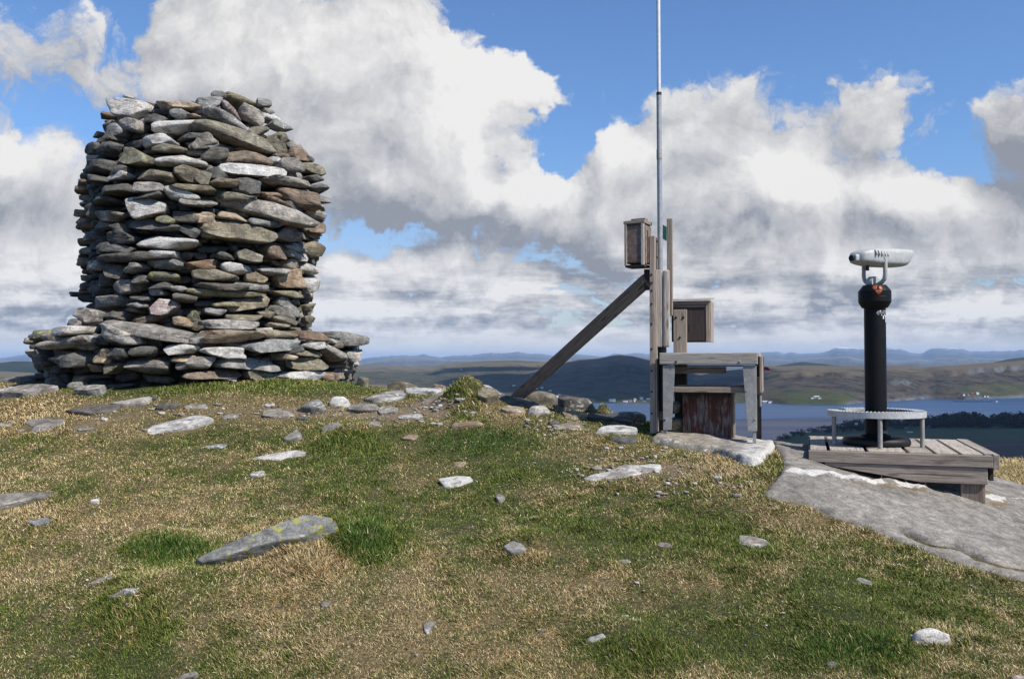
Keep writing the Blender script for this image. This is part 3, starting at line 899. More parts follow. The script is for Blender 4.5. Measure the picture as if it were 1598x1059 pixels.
RK = [
    # name, label, box or polygon, options
    ('boulder', 'big slanted grey boulder blotched with yellow lichen in the foreground turf', dict(poly=[(320, 870), (345, 850), (390, 824), (440, 800), (497, 774), (520, 781), (538, 788), (532, 804), (508, 828), (490, 840), (440, 846), (400, 856), (350, 872)], rise=.55, col='g', lich=.51, wht=.45, seed=1, e=.14, clips=0, rough=.035, sink=1.2, res=1.5, pitch=.48)),
    ('flat_rock', 'pale flat angular slab with a straight left edge, lying below the cairn', dict(poly=[(231, 646), (262, 640), (300, 643), (328, 650), (333, 661), (310, 669), (270, 675), (251, 677), (246, 684), (237, 676)], rise=.22, col='w', wht=.52, seed=2, e=.25, clips=2, res=1.4)),
    ('rock', 'white domed stone with a yellowish tip, in the turf nearest the bottom right corner', dict(poly=[(1409, 1000), (1430, 985), (1450, 964), (1460, 965), (1475, 980), (1489, 995), (1484, 1007), (1440, 1006)], rise=.75, col='w', wht=.62, lich=.40, seed=3, e=.85, rough=.13, clips=9)),
    ('outcrop', 'rounded grey outcrop with white crust and yellow lichen at the left end of the crest', dict(poly=[(-30, 600), (0, 590), (40, 592), (70, 600), (97, 610), (95, 624), (70, 624), (35, 612), (0, 606), (-30, 606)], rise=.45, col='g', wht=.46, lich=.40, seed=4, res=1.4)),
    ('rock', 'low grey rounded slab behind the lichened outcrop at the left end of the crest', dict(box=(0, 62, 584, 598), rise=.7, col='g', seed=5, deep=.5)),
    ('rock', 'upright rounded grey boulder just left of the grass under the cairn', dict(box=(72, 103, 579, 605), rise=.8, col='g', seed=6, e=.6, deep=.25)),
    ('rock', 'small rounded grey stone right beside the upright boulder under the cairn', dict(box=(104, 136, 591, 608), rise=.7, col='g', seed=7, e=.6)),
    ('rock', 'blocky grey stone at the edge of the grass under the cairn', dict(box=(120, 168, 597, 621), rise=.6, col='g', seed=8, kind='block', wht=.45)),
    ('flat_rock', 'dark grey sloping slab between the left crest and the pale stone with a hollow', dict(box=(100, 186, 628, 650), rise=.4, col='d', seed=9, kind='wedge')),
    ('rock', 'pale flat stone with a dark hollow under its edge, below the cairn', dict(box=(173, 235, 618, 638), rise=.5, col='w', wht=.47, seed=10, kind='lens')),
    ('rock', 'small dark stone in the grass just under the plinth of the cairn', dict(box=(217, 250, 616, 627), rise=.6, col='d', seed=11)),
    ('rock', 'dark brown low stone behind the pale angular slab', dict(box=(243, 280, 626, 641), rise=.6, col='d', seed=12)),
    ('flat_rock', 'broad level grey rock sheet worn flush with the soil at far left', dict(poly=[(22, 650), (60, 644), (112, 655), (104, 662), (98, 672), (70, 678), (60, 664)], rise=.10, col='g', wht=.36, seed=13, sink=3, e=.3, clips=1)),
    ('rock', 'little grey bump of stone in the bare soil left of the angular slab', dict(box=(119, 146, 663, 674), rise=.4, col='g', seed=14)),
    ('rock', 'little grey stone at the left edge of the picture beside the rock sheet', dict(box=(0, 20, 655, 667), rise=.5, col='g', seed=15)),
    ('rock', 'small pale brown stone below the rock sheet at far left', dict(box=(24, 38, 665, 675), rise=.6, col='t', seed=16)),
    ('outcrop', 'large flat grey outcrop cut off by the left edge of the picture', dict(poly=[(-60, 760), (0, 752), (55, 754), (93, 759), (82, 769), (50, 774), (22, 782), (0, 792), (-60, 800)], rise=.30, col='g', wht=.43, seed=17, sink=1.5, res=1.4)),
    ('rock', 'small bright white stone alone in the turf at left', dict(box=(140, 157, 772, 787), rise=.7, col='w', wht=.66, seed=18, kind='tri')),
    ('rock', 'grey wedge of stone beside a tuft of red moss at far left', dict(box=(44, 85, 796, 823), rise=.3, col='g', seed=19, kind='wedge')),
    ('rock', 'small pale flat stone in the turf right of and below the angular slab', dict(box=(320, 354, 690, 701), rise=.35, col='g', wht=.5, seed=20)),
    ('rock', 'thin pale sliver of rock between the cairn and the angular slab', dict(box=(283, 330, 631, 640), rise=.4, col='g', wht=.47, seed=21)),
    ('rock', 'thin grey stone right of the angular slab, flush with the path', dict(box=(345, 373, 644, 654), rise=.3, col='g', seed=22)),
    ('rock', 'grey triangular stone leaning in the worn path in front of the cairn', dict(poly=[(468, 617), (485, 616), (500, 630), (514, 646), (490, 648), (465, 640)], rise=.55, col='g', seed=23, e=.35)),
    ('rock', 'knobbly white quartz lump on the path right of the triangular stone', dict(box=(511, 546, 613, 637), rise=.7, col='w', wht=.68, seed=24, kind='block', e=.7)),
    ('flat_rock', 'flat grey stone in the path left of the triangular stone', dict(box=(408, 461, 635, 656), rise=.3, col='g', seed=25, kind='wedge')),
    ('flat_rock', 'large pale speckled slab with a crack lying on the path near the crest', dict(poly=[(559, 612), (580, 607), (625, 604), (632, 612), (636, 625), (600, 630), (588, 631), (572, 624)], rise=.3, col='g', wht=.5, seed=26, e=.3, clips=3)),
    ('rock', 'olive boulder with a mossy right end on the crest right of the plinth', dict(box=(603, 658, 586, 606), rise=.85, col='o', seed=27, kind='wedge', deep=.4)),
    ('flat_rock', 'row of jagged white rock along the crest left of the grassy mound', dict(box=(628, 696, 601, 617), rise=.6, col='w', wht=.6, seed=28, kind='block', rough=.12)),
    ('rock', 'small pointed stone standing up on the crest left of the grassy mound', dict(box=(676, 699, 595, 612), rise=.9, col='t', wht=.5, seed=29, kind='tri', deep=.2)),
    ('rock', 'rough stone at the foot of the right corner of the plinth', dict(box=(556, 578, 574, 594), rise=.85, col='o', seed=30, kind='wedge', deep=.3)),
    ('flat_rock', 'layered grey ledge below the cracked speckled slab', dict(box=(543, 606, 628, 646), rise=.3, col='g', seed=31, kind='wedge')),
    ('flat_rock', 'thin layered ledge between the speckled slab and the white rocks of the path', dict(box=(588, 625, 632, 650), rise=.3, col='g', seed=32, kind='lens')),
    ('flat_rock', 'stepped pale ledges just left of the grassy mound', dict(box=(638, 698, 614, 633), rise=.35, col='t', wht=.48, seed=33, kind='block')),
    ('rock', 'pale crumbly stone in the path below the stepped ledges', dict(box=(619, 665, 640, 655), rise=.3, col='w', wht=.52, seed=34)),
    ('rock', 'smooth loaf shaped tan stone in the turf in front of the grassy mound', dict(box=(697, 758, 651, 670), rise=.6, col='t', wht=.40, seed=35, kind='block', e=.55, clips=2)),
    ('rock', 'small tan stone in a hollow left of the loaf shaped stone', dict(box=(625, 653, 675, 689), rise=.4, col='t', seed=36, kind='wedge')),
    ('rock', 'two toned upright grey stone in the turf left of the dark tussock', dict(box=(444, 476, 661, 692), rise=.4, col='g', seed=37, kind='tri')),
    ('flat_rock', 'long white crusted rock in the turf above the big lichened boulder', dict(poly=[(388, 721), (400, 709), (430, 702), (479, 700), (478, 707), (452, 713), (440, 721), (420, 717)], rise=.4, col='w', wht=.6, seed=38)),
    ('rock', 'small pale stone below the left end of the long white crusted rock', dict(box=(390, 414, 730, 746), rise=.5, col='w', wht=.5, seed=39)),
    ('rock', 'white crusted rock half covered by dry turf in the middle of the slope', dict(poly=[(682, 740), (712, 736), (735, 740), (741, 748), (725, 757), (700, 764), (690, 752)], rise=.35, col='w', wht=.62, seed=40)),
    ('rock', 'small tan stone just above the half covered white rock', dict(box=(701, 729, 717, 730), rise=.4, col='t', seed=41)),
    ('rock', 'grey edge of rock showing at the top of the dark tussock', dict(box=(499, 537, 655, 673), rise=.4, col='g', seed=42)),
    ('rock', 'small brown stone on the path left of the dark tussock', dict(box=(463, 481, 648, 657), rise=.6, col='d', seed=43)),
    ('rock', 'flat pale stone on the worn path below the layered ledges', dict(box=(569, 596, 655, 665), rise=.3, col='g', wht=.47, seed=44)),
    ('rock', 'lichened rock forming the right side of the grassy mound', dict(box=(742, 782, 612, 634), rise=.45, col='o', wht=.42, lich=.43, seed=45, deep=.3, kind='wedge')),
    ('flat_rock', 'pale coarse rock along the crest left of the foot of the strut', dict(box=(740, 802, 603, 620), rise=.7, col='w', wht=.5, seed=46, kind='block', deep=.4, rough=.1)),
    ('boulder', 'rounded grey boulder right of the foot of the strut', dict(box=(818, 872, 606, 634), rise=.8, col='o', seed=47, kind='block', e=.6, deep=.4)),
    ('flat_rock', 'dark long rock that the foot of the strut rests on', dict(box=(770, 842, 616, 634), rise=.6, col='d', seed=48, kind='lens', deep=.35)),
    ('rock', 'smooth whitish oval stone below the strut', dict(box=(820, 861, 627, 649), rise=.65, col='w', wht=.5, seed=49, e=.7, clips=3, kind='lens')),
    ('rock', 'flat tan stone left of the whitish oval stone', dict(box=(781, 822, 631, 646), rise=.4, col='t', wht=.46, seed=50)),
    ('boulder', 'dark layered rock with a cap of moss on its right end, on the crest', dict(poly=[(870, 630), (878, 624), (900, 618), (925, 612), (936, 618), (938, 640), (915, 642), (880, 640)], rise=.8, col='d', wht=.45, seed=51, deep=.4, rough=.1)),
    ('rock', 'small knobbly brown stone in front of the dark layered rock', dict(box=(862, 881, 629, 644), rise=.8, col='d', seed=52, e=.7)),
    ('rock', 'tan flat topped stone in front of the mossy rock', dict(box=(876, 919, 638, 656), rise=.6, col='t', wht=.36, seed=53, kind='wedge')),
    ('rock', 'grey squared block with a pale right face, standing against the water', dict(box=(956, 1004, 636, 657), rise=.85, col='o', wht=.42, seed=54, kind='block', e=.3, deep=.35)),
    ('flat_rock', 'dark flat rock in front of the squared block', dict(box=(915, 990, 645, 659), rise=.5, col='D', seed=55, deep=.4)),
    ('flat_rock', 'white layered slab left of the bolted post', dict(poly=[(922, 678), (935, 668), (955, 660), (990, 656), (998, 664), (996, 675), (960, 679)], rise=.5, col='w', wht=.6, seed=56, rough=.1)),
    ('flat_rock', 'thin leaves of grey and tan rock between the oval stone and the white layered slab', dict(box=(860, 912, 655, 676), rise=.35, col='t', seed=57, kind='wedge', yaw=.3)),
    ('rock', 'dark ridge of rock in the turf below the white layered slab', dict(box=(950, 993, 676, 694), rise=.4, col='d', seed=58, kind='wedge', yaw=-.3)),
    ('rock', 'small dark stone on the turf below the oval stone', dict(box=(853, 873, 653, 667), rise=.5, col='d', seed=59)),
    ('flat_rock', 'white weathered rock sheet bare of turf in front of the table', dict(poly=[(905, 738), (945, 734), (985, 720), (1005, 728), (1042, 731), (1035, 739), (1000, 744), (960, 749), (925, 745)], rise=.2, col='w', wht=.55, seed=60, sink=2, e=.35, clips=2, rough=.1, res=1.4)),
    ('rock', 'narrow upright shard of grey stone in the middle of the turf', dict(box=(774, 789, 764, 786), rise=.6, col='g', seed=61, kind='wedge')),
    ('rock', 'grey stone in two bumps in the turf below the rock ledge of the table', dict(box=(1150, 1204, 831, 858), rise=.2, col='g', seed=62, kind='wedge', sink=1.2, yaw=-.35)),
    ('rock', 'grey stone showing at the top of the tussock at lower left', dict(box=(170, 226, 916, 932), rise=.5, col='g', seed=63, kind='lens')),
    ('rock', 'thin grey sliver of stone above the tussock at lower left', dict(box=(140, 176, 895, 910), rise=.25, col='g', seed=64, kind='wedge', yaw=.4)),
    ('rock', 'grey stone cut off by the bottom edge left of the middle', dict(poly=[(272, 1062), (285, 1050), (300, 1039), (312, 1044), (314, 1058), (300, 1066)], rise=.5, col='g', seed=65)),
    ('rock', 'wedge shaped grey stone pointing down in the foreground turf', dict(poly=[(655, 954), (668, 955), (681, 959), (674, 974), (671, 993), (664, 984)], rise=.22, col='g', wht=.47, seed=66, deep=.22, e=.3, clips=2)),
    ('rock', 'tiny grey stone up and left of the wedge shaped stone', dict(box=(500, 515, 937, 949), rise=.4, col='g', seed=67)),
    ('rock', 'whitish lump of stone beside a green tuft at bottom middle', dict(box=(912, 953, 982, 1003), rise=.6, col='w', wht=.53, seed=68, e=.6)),
    ('rock', 'curved grey rock edge half under dry turf right of the middle', dict(box=(787, 831, 841, 872), rise=.35, col='g', seed=69, kind='wedge', yaw=.5)),
    ('rock', 'flat pinkish pale stone in the green turf below the white rock sheet', dict(box=(1023, 1053, 845, 858), rise=.3, col='p', wht=.47, seed=70, yaw=-.3)),
    ('rock', 'small thin grey stone in the dry patch below the white rock sheet', dict(box=(964, 988, 873, 881), rise=.3, col='g', seed=71)),
    ('rock', 'small dark stone in the turf at the bottom right', dict(box=(1288, 1313, 1027, 1040), rise=.6, col='d', seed=72)),
    ('rock', 'narrow pale stone in the green turf below the sloping bedrock', dict(box=(1335, 1365, 900, 914), rise=.3, col='g', wht=.46, seed=73, yaw=-.4)),
    ('rock', 'pale pink stone in the very bottom right corner', dict(box=(1578, 1604, 1050, 1066), rise=.6, col='p', seed=74)),
]


def sheet_from_px(name, poly, lift, edge, mat, step=.03, amp=.02, back=None, label=None, colr='g', wht=.42, lich=.37, extra=None, col2=None):
    """bare rock: a sheet over the ground inside an outline, its rim running down into the soil"""
    pts = []
    for px, py, d in poly:
        if d is None:
            q = hit(px, py)
        else:
            q = P(px, py, d)
        pts.append((q.x, q.y))
    p = np.array(pts)
    xs = np.arange(p[:, 0].min() - edge * 2, p[:, 0].max() + edge * 2, step)
    ys = np.arange(p[:, 1].min() - edge * 2, p[:, 1].max() + edge * 2, step)
    X, Y = np.meshgrid(xs, ys, indexing='ij')
    sd = poly_sd(X.ravel(), Y.ravel(), p).reshape(X.shape)        # positive inside
    sd = sd + .06 * fbm2(X, Y, 2.2, 4, 77) * min(1, edge / .1) + .02 * fbm2(X, Y, 11, 3, 78)
    G = gz(X, Y)
    prof_ = sstep(-edge * .6, edge, sd)
    Z = G - .10 + (lift + .10) * prof_ + prof_ * amp * (fbm2(X, Y, 1.6, 4, 79) + .45 * fbm2(X, Y, 7, 4, 80))
    if extra is not None: Z = extra(X, Y, Z, sd)
    keep = (sd > -edge * 1.3)
    idx = -np.ones(X.size, int)
    kq = grid_quads(len(xs), len(ys))
    kq = kq[keep.ravel()[kq].all(1)]
    used = np.unique(kq)
    idx[used] = np.arange(len(used))
    V = np.stack([X.ravel(), Y.ravel(), Z.ravel()], 1)[used]
    r = np.random.default_rng(5)
    tint, aux = stone_attr(len(V), colr, r, .03)
    aux[:, 0] = wht; aux[:, 1] = lich
    if col2 is not None: col2(V, tint, aux, sd.ravel()[used])
    me = np_mesh(name, V, idx[kq], None, {'tint': tint, 'aux': aux})
    o = link(name, me, mat, None, smooth=True)
    SHEETS.append(p)
    return o


def poly_sd(x, y, p):
    q = np.roll(p, -1, 0)
    best = np.full(len(x), 1e9)
    inside = np.zeros(len(x), bool)
    for a, b in zip(p, q):
        e = b - a
        t = np.clip(((x - a[0]) * e[0] + (y - a[1]) * e[1]) / (e @ e + 1e-12), 0, 1)
        best = np.minimum(best, np.hypot(x - a[0] - t * e[0], y - a[1] - t * e[1]))
        c = (a[1] > y) != (b[1] > y)
        xi = a[0] + (y - a[1]) / (b[1] - a[1] + 1e-12) * e[0]
        inside ^= c & (x < xi)
    return np.where(inside, best, -best)


SHEETS = []


def build_rocks():
    for nm, lab, op in RK:
        ground_rock(nm, lab, 'rock', **op)
    # sloping bedrock at the right
    crack = [hit(a, b + 2) for a, b in ((1407, 832), (1425, 840), (1440, 848), (1465, 853), (1490, 857), (1510, 865), (1535, 876), (1565, 883), (1600, 891), (1660, 905))]
    cr = np.array([(q.x, q.y) for q in crack])
    vein = [hit(a, b + 12) for a, b in ((1222, 729), (1262, 734), (1300, 735), (1345, 741), (1395, 748), (1440, 757), (1485, 765), (1520, 772), (1560, 775), (1600, 781), (1660, 792))]
    ve = np.array([(q.x, q.y) for q in vein])

    def line_d(x, y, ln):
        best = np.full(x.shape, 9.0)
        for a, b in zip(ln[:-1], ln[1:]):
            e = b - a
            t = np.clip(((x - a[0]) * e[0] + (y - a[1]) * e[1]) / (e @ e), 0, 1)
            best = np.minimum(best, np.hypot(x - a[0] - t * e[0], y - a[1] - t * e[1]))
        return best

    def carve(X, Y, Z, sd):
        wob = .012 * fbm2(X, Y, 9, 3, 91)
        dc = line_d(X, Y, cr) + wob
        Z = Z - .06 * np.exp(-(dc / .032) ** 2)
        dv = line_d(X, Y, ve) + .03 * fbm2(X, Y, 5, 3, 92)
        lump = np.clip(fbm2(X, Y, 9, 4, 93) + .55, 0, 1.4)
        Z = Z + .035 * np.exp(-(dv / .06) ** 2) * lump
        return Z

    def paint(V, tint, aux, sd):
        dv = line_d(V[:, 0], V[:, 1], ve) + .03 * fbm2(V[:, 0], V[:, 1], 5, 3, 92)
        k = np.exp(-(dv / .06) ** 2) * np.clip(fbm2(V[:, 0], V[:, 1], 7, 4, 94) * 3.0 + 1.25, 0, 1)
        aux[:, 0] = .365 + .05 * fbm2(V[:, 0], V[:, 1], 1.2, 3, 95) + .42 * k
        f = .86 + .25 * fbm2(V[:, 0], V[:, 1], 2.5, 5, 96)
        tint[:, :3] *= f[:, None]
        dc = line_d(V[:, 0], V[:, 1], cr) + .012 * fbm2(V[:, 0], V[:, 1], 9, 3, 91)
        ck = np.exp(-(dc / .022) ** 2)
        tint[:, :3] *= (1 - .75 * ck)[:, None]; aux[:, 0] -= .15 * ck
        # soil and moss beside the vein
        b = np.exp(-((dv - .09) / .03) ** 2) * np.clip(fbm2(V[:, 0], V[:, 1], 3, 3, 97) * 3, 0, 1)
        tint[:, :3] = tint[:, :3] * (1 - b[:, None]) + np.array([.16, .11, .05]) * b[:, None]
    bed = sheet_from_px('bedrock', [(1180, 776, None), (1260, 796, None), (1330, 821, None), (1400, 848, None), (1460, 871, None), (1530, 893, None), (1600, 912, None), (1750, 950, None), (1950, 905, None),
                                    (1800, 800, 7.6), (1600, 772, 8.0), (1545, 752, 8.6), (1300, 700, 8.9), (1195, 688, 8.6), (1212, 735, None), (1192, 752, None)],
                        .03, .08, ROCKB, .022, .02, extra=carve, col2=paint, lich=.385)
    tag(bed, 'sloping sheet of pale grey bedrock', None, None, 'structure')

    def white_end(V, tint, aux, sd):
        u, v = px_of(V[:, 0], V[:, 1], V[:, 2])
        aux[:, 0] = .41 + .16 * sstep(1130, 1175, u) + .1 * sstep(.12, .0, sd)
        tint[:, :3] = tint[:, :3] * (1 - .5 * sstep(1140, 1080, u)[:, None]) + np.array([.25, .21, .15]) * .5 * sstep(1140, 1080, u)[:, None]
    ledge = sheet_from_px('rock_ledge', [(1015, 690, None), (1060, 701, None), (1110, 708, None), (1150, 722, None), (1175, 731, None), (1198, 726, None), (1210, 712, None), (1212, 694, 7.75), (1150, 680, 8.1), (1040, 672, 8.3)],
                          .055, .05, ROCKB, .02, .02, col2=white_end, lich=.41)
    tag(ledge, 'rock ledge with a white front end that the table stands on', 'rock')


build_rocks()
# ------------------------------------------------------------------ wooden mast stand, table, boxes
WOOD = wood('weathered_wood', (.355, .295, .24), (.20, .162, .132))
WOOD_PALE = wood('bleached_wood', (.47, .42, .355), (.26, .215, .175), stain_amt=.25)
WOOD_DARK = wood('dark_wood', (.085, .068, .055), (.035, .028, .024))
WOOD_BROWN = wood('brown_wood', (.26, .20, .155), (.125, .093, .073))
GALV = None
STEEL_DARK = plain('dark_steel', (.02, .02, .021), .55, .0, .2)


def galvanised():
    M = Mat('galvanised_steel')
    p = M.pos()
    v = M.n('TexVoronoi', None, Vector=p, Scale=90.0).outputs['Color']
    g = M.n('SeparateColor', None, Color=v).outputs[0]
    n = M.noise(p, 14, 5, .6)
    c = M.mixc(M.ramp(n, .35, .7), (.255, .25, .237), (.335, .33, .315))
    c = scale_col(M, c, M.ramp(g, 0, 1, .88, 1.1, False))
    st = M.noise(M.mapv(p, (30, 30, 3)), 1, 4, .6)
    c = M.mixc(M.math('MULTIPLY', M.ramp(st, .58, .75), .3), c, (.16, .14, .12))
    M.base(c); M.rough(.62)
    M.b.inputs['Metallic'].default_value = .25
    return M.m


GALV = galvanised()
YAW = math.radians(-18)                     # the stand faces slightly left of the camera
DS = 7.6
SX = DS / F
_o = P(1034, 684, DS)
cs, sn = math.cos(YAW), math.sin(YAW)


def loc_of(px, py, depth=0.0):
    """a point of the photograph on the plane 'depth' metres behind the stand's front, in the stand's own axes"""
    a, b = ray(px, py)
    # plane through the origin _o with normal along local y
    n = Vector((-sn, cs, 0))
    t = (n.dot(_o) + depth) / (n.x * a + n.y * 1.0)
    q = Vector((a * t, t, b * t)) - _o
    return Vector((q.x * cs + q.y * sn, depth, q.z))


def root_at(name, label, cat, off=(0, 0, 0), **k):
    e = empty(name, _o + Vector((off[0] * cs - off[1] * sn, off[0] * sn + off[1] * cs, off[2])), YAW)
    tag(e, label, cat, **k)
    return e


def bolt(parent, p, r=.0075, mat=None, d=(0, -1, 0)):
    return lathe('bolt', [(0, 0), (r, 0), (r, .006), (r * .6, .009), (0, .009)], mat or STEEL_DARK, parent, p, 12, axis=d)


def vboard(root, name, x0, x1, ytop, ybot, depth, th, mat, **k):
    """upright board whose front face spans photograph columns x0..x1 and rows ytop..ybot"""
    a = loc_of(x0, ytop, depth); b = loc_of(x1, ytop, depth)
    c = loc_of((x0 + x1) / 2, ybot, depth)
    w = (b - a).length
    xm = (a.x + b.x) / 2
    return board(name, (xm, depth + th / 2, c.z), (xm, depth + th / 2, a.z), w, th, mat, root, up=(0, -1, 0), **k)


def hboard(root, name, x0, x1, ytop, ybot, depth, th, mat, **k):
    a = loc_of(x0, (ytop + ybot) / 2, depth); b = loc_of(x1, (ytop + ybot) / 2, depth)
    h = loc_of((x0 + x1) / 2, ytop, depth).z - loc_of((x0 + x1) / 2, ybot, depth).z
    z = (a.z + b.z) / 2
    return board(name, (a.x, depth + th / 2, z), (b.x, depth + th / 2, z), h, th, mat, root, up=(0, -1, 0), **k)


def build_stand():
    st = root_at('mast_stand', 'wooden stand of bolted planks with one long slanted strut', 'mast stand')
    # the bolted plank: seen on its edge, its sunlit right side put in as a paler strip
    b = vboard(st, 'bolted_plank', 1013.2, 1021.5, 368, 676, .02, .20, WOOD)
    vboard(st, 'lit_side_strip', 1022.0, 1024.4, 421, 674, .028, .18, WOOD_PALE, bevel=.001)
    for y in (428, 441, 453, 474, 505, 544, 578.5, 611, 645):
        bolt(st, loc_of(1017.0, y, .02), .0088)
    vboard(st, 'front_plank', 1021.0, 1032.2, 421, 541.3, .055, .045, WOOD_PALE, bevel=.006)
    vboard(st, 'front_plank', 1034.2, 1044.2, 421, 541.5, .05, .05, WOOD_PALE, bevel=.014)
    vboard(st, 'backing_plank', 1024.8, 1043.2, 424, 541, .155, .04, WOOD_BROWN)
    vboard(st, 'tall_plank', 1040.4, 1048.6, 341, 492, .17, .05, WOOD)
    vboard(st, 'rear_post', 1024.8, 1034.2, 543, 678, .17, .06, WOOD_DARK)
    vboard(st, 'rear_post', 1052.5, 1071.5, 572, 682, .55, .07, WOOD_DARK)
    vboard(st, 'packer', 1026.2, 1034.6, 626.5, 655.5, .10, .05, WOOD_BROWN)
    # strut
    a = loc_of(1010.5, 436, .12)
    foot = P(806, 621, 9.3)
    foot.z = gz1(foot.x, foot.y) + .03
    rel = foot - _o
    f = Vector((rel.x * cs + rel.y * sn, -rel.x * sn + rel.y * cs, rel.z))
    X = (a - f).normalized()
    up = Vector((0, -1, 0)).cross(X)
    board('strut', f - X * .08, a + X * .0, .122, .05, WOOD_BROWN, st, up=up.cross(X), bevel=.004)
    vboard(st, 'bracket_block', 1004.8, 1012.9, 420, 452, .11, .06, WOOD_DARK)
    bolt(st, loc_of(1003.2, 440, .085), .011, GALV)
    # sleeve the mast stands in
    q = loc_of(1034, 545, .11)
    lathe('mast_sleeve', [(.034, q.z - .55), (.034, q.z + .03), (.028, q.z + .03), (.028, q.z - .55)], STEEL_DARK, st, (q.x, .115, 0), 24)

    # the mast: lower tube, coupling, ring, thinner upper tube
    m = root_at('flag_mast', 'tall thin steel mast with a black ring, held by the wooden stand', 'mast', (0, .118, 0))
    x0 = loc_of(1030.2, 420, .118).x
    x1 = loc_of(1027.2, 0, .118).x
    z0, z1 = loc_of(1030, 560, .118).z, loc_of(1027, -70, .118).z

    def seg(name, ya, yb, r, mat):
        za, zb = loc_of(1030, ya, .118).z, loc_of(1030, yb, .118).z
        fx = lambda z: x0 + (x1 - x0) * (z - loc_of(1030, 420, .118).z) / (loc_of(1027, 0, .118).z - loc_of(1030, 420, .118).z)
        return tube(name, [(fx(za + (zb - za) * t), 0, za + (zb - za) * t) for t in (0, .25, .5, .75, 1)], r, mat, m, 20)
    ML = plain('mast_zinc', (.30, .31, .325), .5, .35, .18, 26)
    MU = plain('mast_bright', (.62, .63, .63), .42, .25, .12, 40)
    seg('lower_tube', 560, 149, .0225, ML)
    seg('coupling', 248.5, 233.5, .0255, GALV)
    seg('ring', 148.8, 144.3, .0238, plain('black_tape', (.016, .014, .013), .6))
    seg('upper_tube', 146, -260, .0182, MU)
    for y in (376.7, 401.5):
        p = loc_of(1026.5, y, .118)
        tube('clamp', [(p.x - .045, 0, p.z), (p.x + .01, 0, p.z)], [.012, .005], STEEL_DARK, m, 10)

    # small green sign on edge
    sg = root_at('sign', 'narrow dark green sign plate seen on edge beside the mast', 'sign', (0, .16, 0))
    a = loc_of(1034.2, 350.5, .16); b = loc_of(1040.2, 353.8, .16); c = loc_of(1040.2, 376.3, .16); d = loc_of(1034.2, 372.5, .16)
    prism('plate', [(q.x, q.z) for q in (a, b, c, d)], 0, .006, plain('green_enamel', (.008, .085, .05), .4, spec=.5), sg, .0008)

    # upper box, turned further so that its right side shows
    ux = loc_of(1005.8, 413, -.02)
    ub = root_at('post_box', 'tall narrow brown wooden box hung high on the bolted plank', 'box', (ux.x, -.02, ux.z))
    ub.rotation_euler = (0, 0, math.radians(-29))
    s = 7.45 / F
    W_, H_, D_ = .186, 71.5 * s, .17
    # the box in its own axes: right front edge at x=0,y=0; front runs to -x
    PANEL = rusty_panel()
    board('body', (-W_ / 2, D_ / 2 + .004, .02), (-W_ / 2, D_ / 2 + .004, H_ - .01), W_ - .012, D_ - .01, WOOD_BROWN, ub, up=(0, -1, 0))
    board('front_panel', (-W_ / 2 - .004, -.002, .028), (-W_ / 2 - .004, -.002, H_ - .045), W_ - .05, .008, PANEL, ub, up=(0, -1, 0), bevel=.001)
    board('stile', (-.014, -.004, .0), (-.014, -.004, H_ - .024), .026, .022, WOOD_PALE, ub, up=(0, -1, 0), bevel=.002)
    board('stile', (-W_ + .012, -.004, .0), (-W_ + .012, -.004, H_ - .024), .022, .022, WOOD, ub, up=(0, -1, 0), bevel=.002)
    board('lid', (-W_ - .006, D_ / 2 - .004, H_ - .01), (.006, D_ / 2 - .004, H_ - .01), D_ + .024, .028, WOOD, ub, bevel=.002)
    board('side_panel', (.003, D_ / 2, .01), (.003, D_ / 2, H_ - .045), D_ - .03, .008, PANEL, ub, up=(1, 0, 0), bevel=.001)
    board('bottom', (-W_, D_ / 2 + .006, -.004), (0, D_ / 2 + .006, -.004), D_ - .002, .02, WOOD_DARK, ub, bevel=.002)
    board('lid_block', (-W_ + .04, D_ / 2, H_ + .018), (-.01, D_ / 2, H_ + .018), .07, .026, WOOD_BROWN, ub, bevel=.004)
    for xx, zz in ((-.175, .07), (-.035, .07), (-.035, H_ - .09), (-.175, H_ - .1)):
        bolt(ub, (xx, -.0055, zz), .004)
    board('hanger', (.012, D_ * .4, .02), (.012, D_ * .4, H_ - .08), .05, .018, WOOD_BROWN, ub, up=(1, 0, 0))

    # lower box with a post of its own
    dpt = .62
    q = loc_of(1078, 534, dpt)
    lb = root_at('cabinet', 'squat wooden box with dark panel and tin lid, just above the table', 'box', (0, dpt, 0))
    dp = 0.34
    xl, xr = loc_of(1046.5, 500, dpt).x, loc_of(1107.2, 500, dpt).x
    zt, zb = loc_of(1080, 469, dpt).z, loc_of(1080, 533.8, dpt).z
    pnl = wood('dark_panel', (.062, .048, .043), (.036, .028, .026), stain_amt=.2)
    board('carcass', ((xl + xr) / 2, dp / 2 + .01, zb + .006), ((xl + xr) / 2, dp / 2 + .01, zt), xr - xl - .012, dp - .02, WOOD_DARK, lb, up=(0, -1, 0))
    board('panel', ((xl + xr) / 2, -.001, zb + .012), ((xl + xr) / 2, -.001, zt - .06), xr - xl - .06, .012, pnl, lb, up=(0, -1, 0), bevel=.001)
    hboard_l(lb, 'rail', xl, xr, zt - .004, zt - .04, -.012, .024, WOOD)
    hboard_l(lb, 'rail', xl, xr - .036, zt - .043, zt - .062, -.008, .02, WOOD_BROWN)
    vb = board('stile', (xr - .016, 0, zb), (xr - .016, 0, zt - .041), .034, .024, WOOD, lb, up=(0, -1, 0), bevel=.002)
    board('side_panel', (xr + .004, dp / 2 + .01, zb + .002), (xr + .004, dp / 2 + .01, zt - .002), dp - .03, .012, WOOD, lb, up=(1, 0, 0), bevel=.001)
    tin = plain('lid_tin', (.42, .36, .29), .55, .1, .3, 18)
    bm = bmesh.new()
    xa, xb = xl - .012, xr + .022
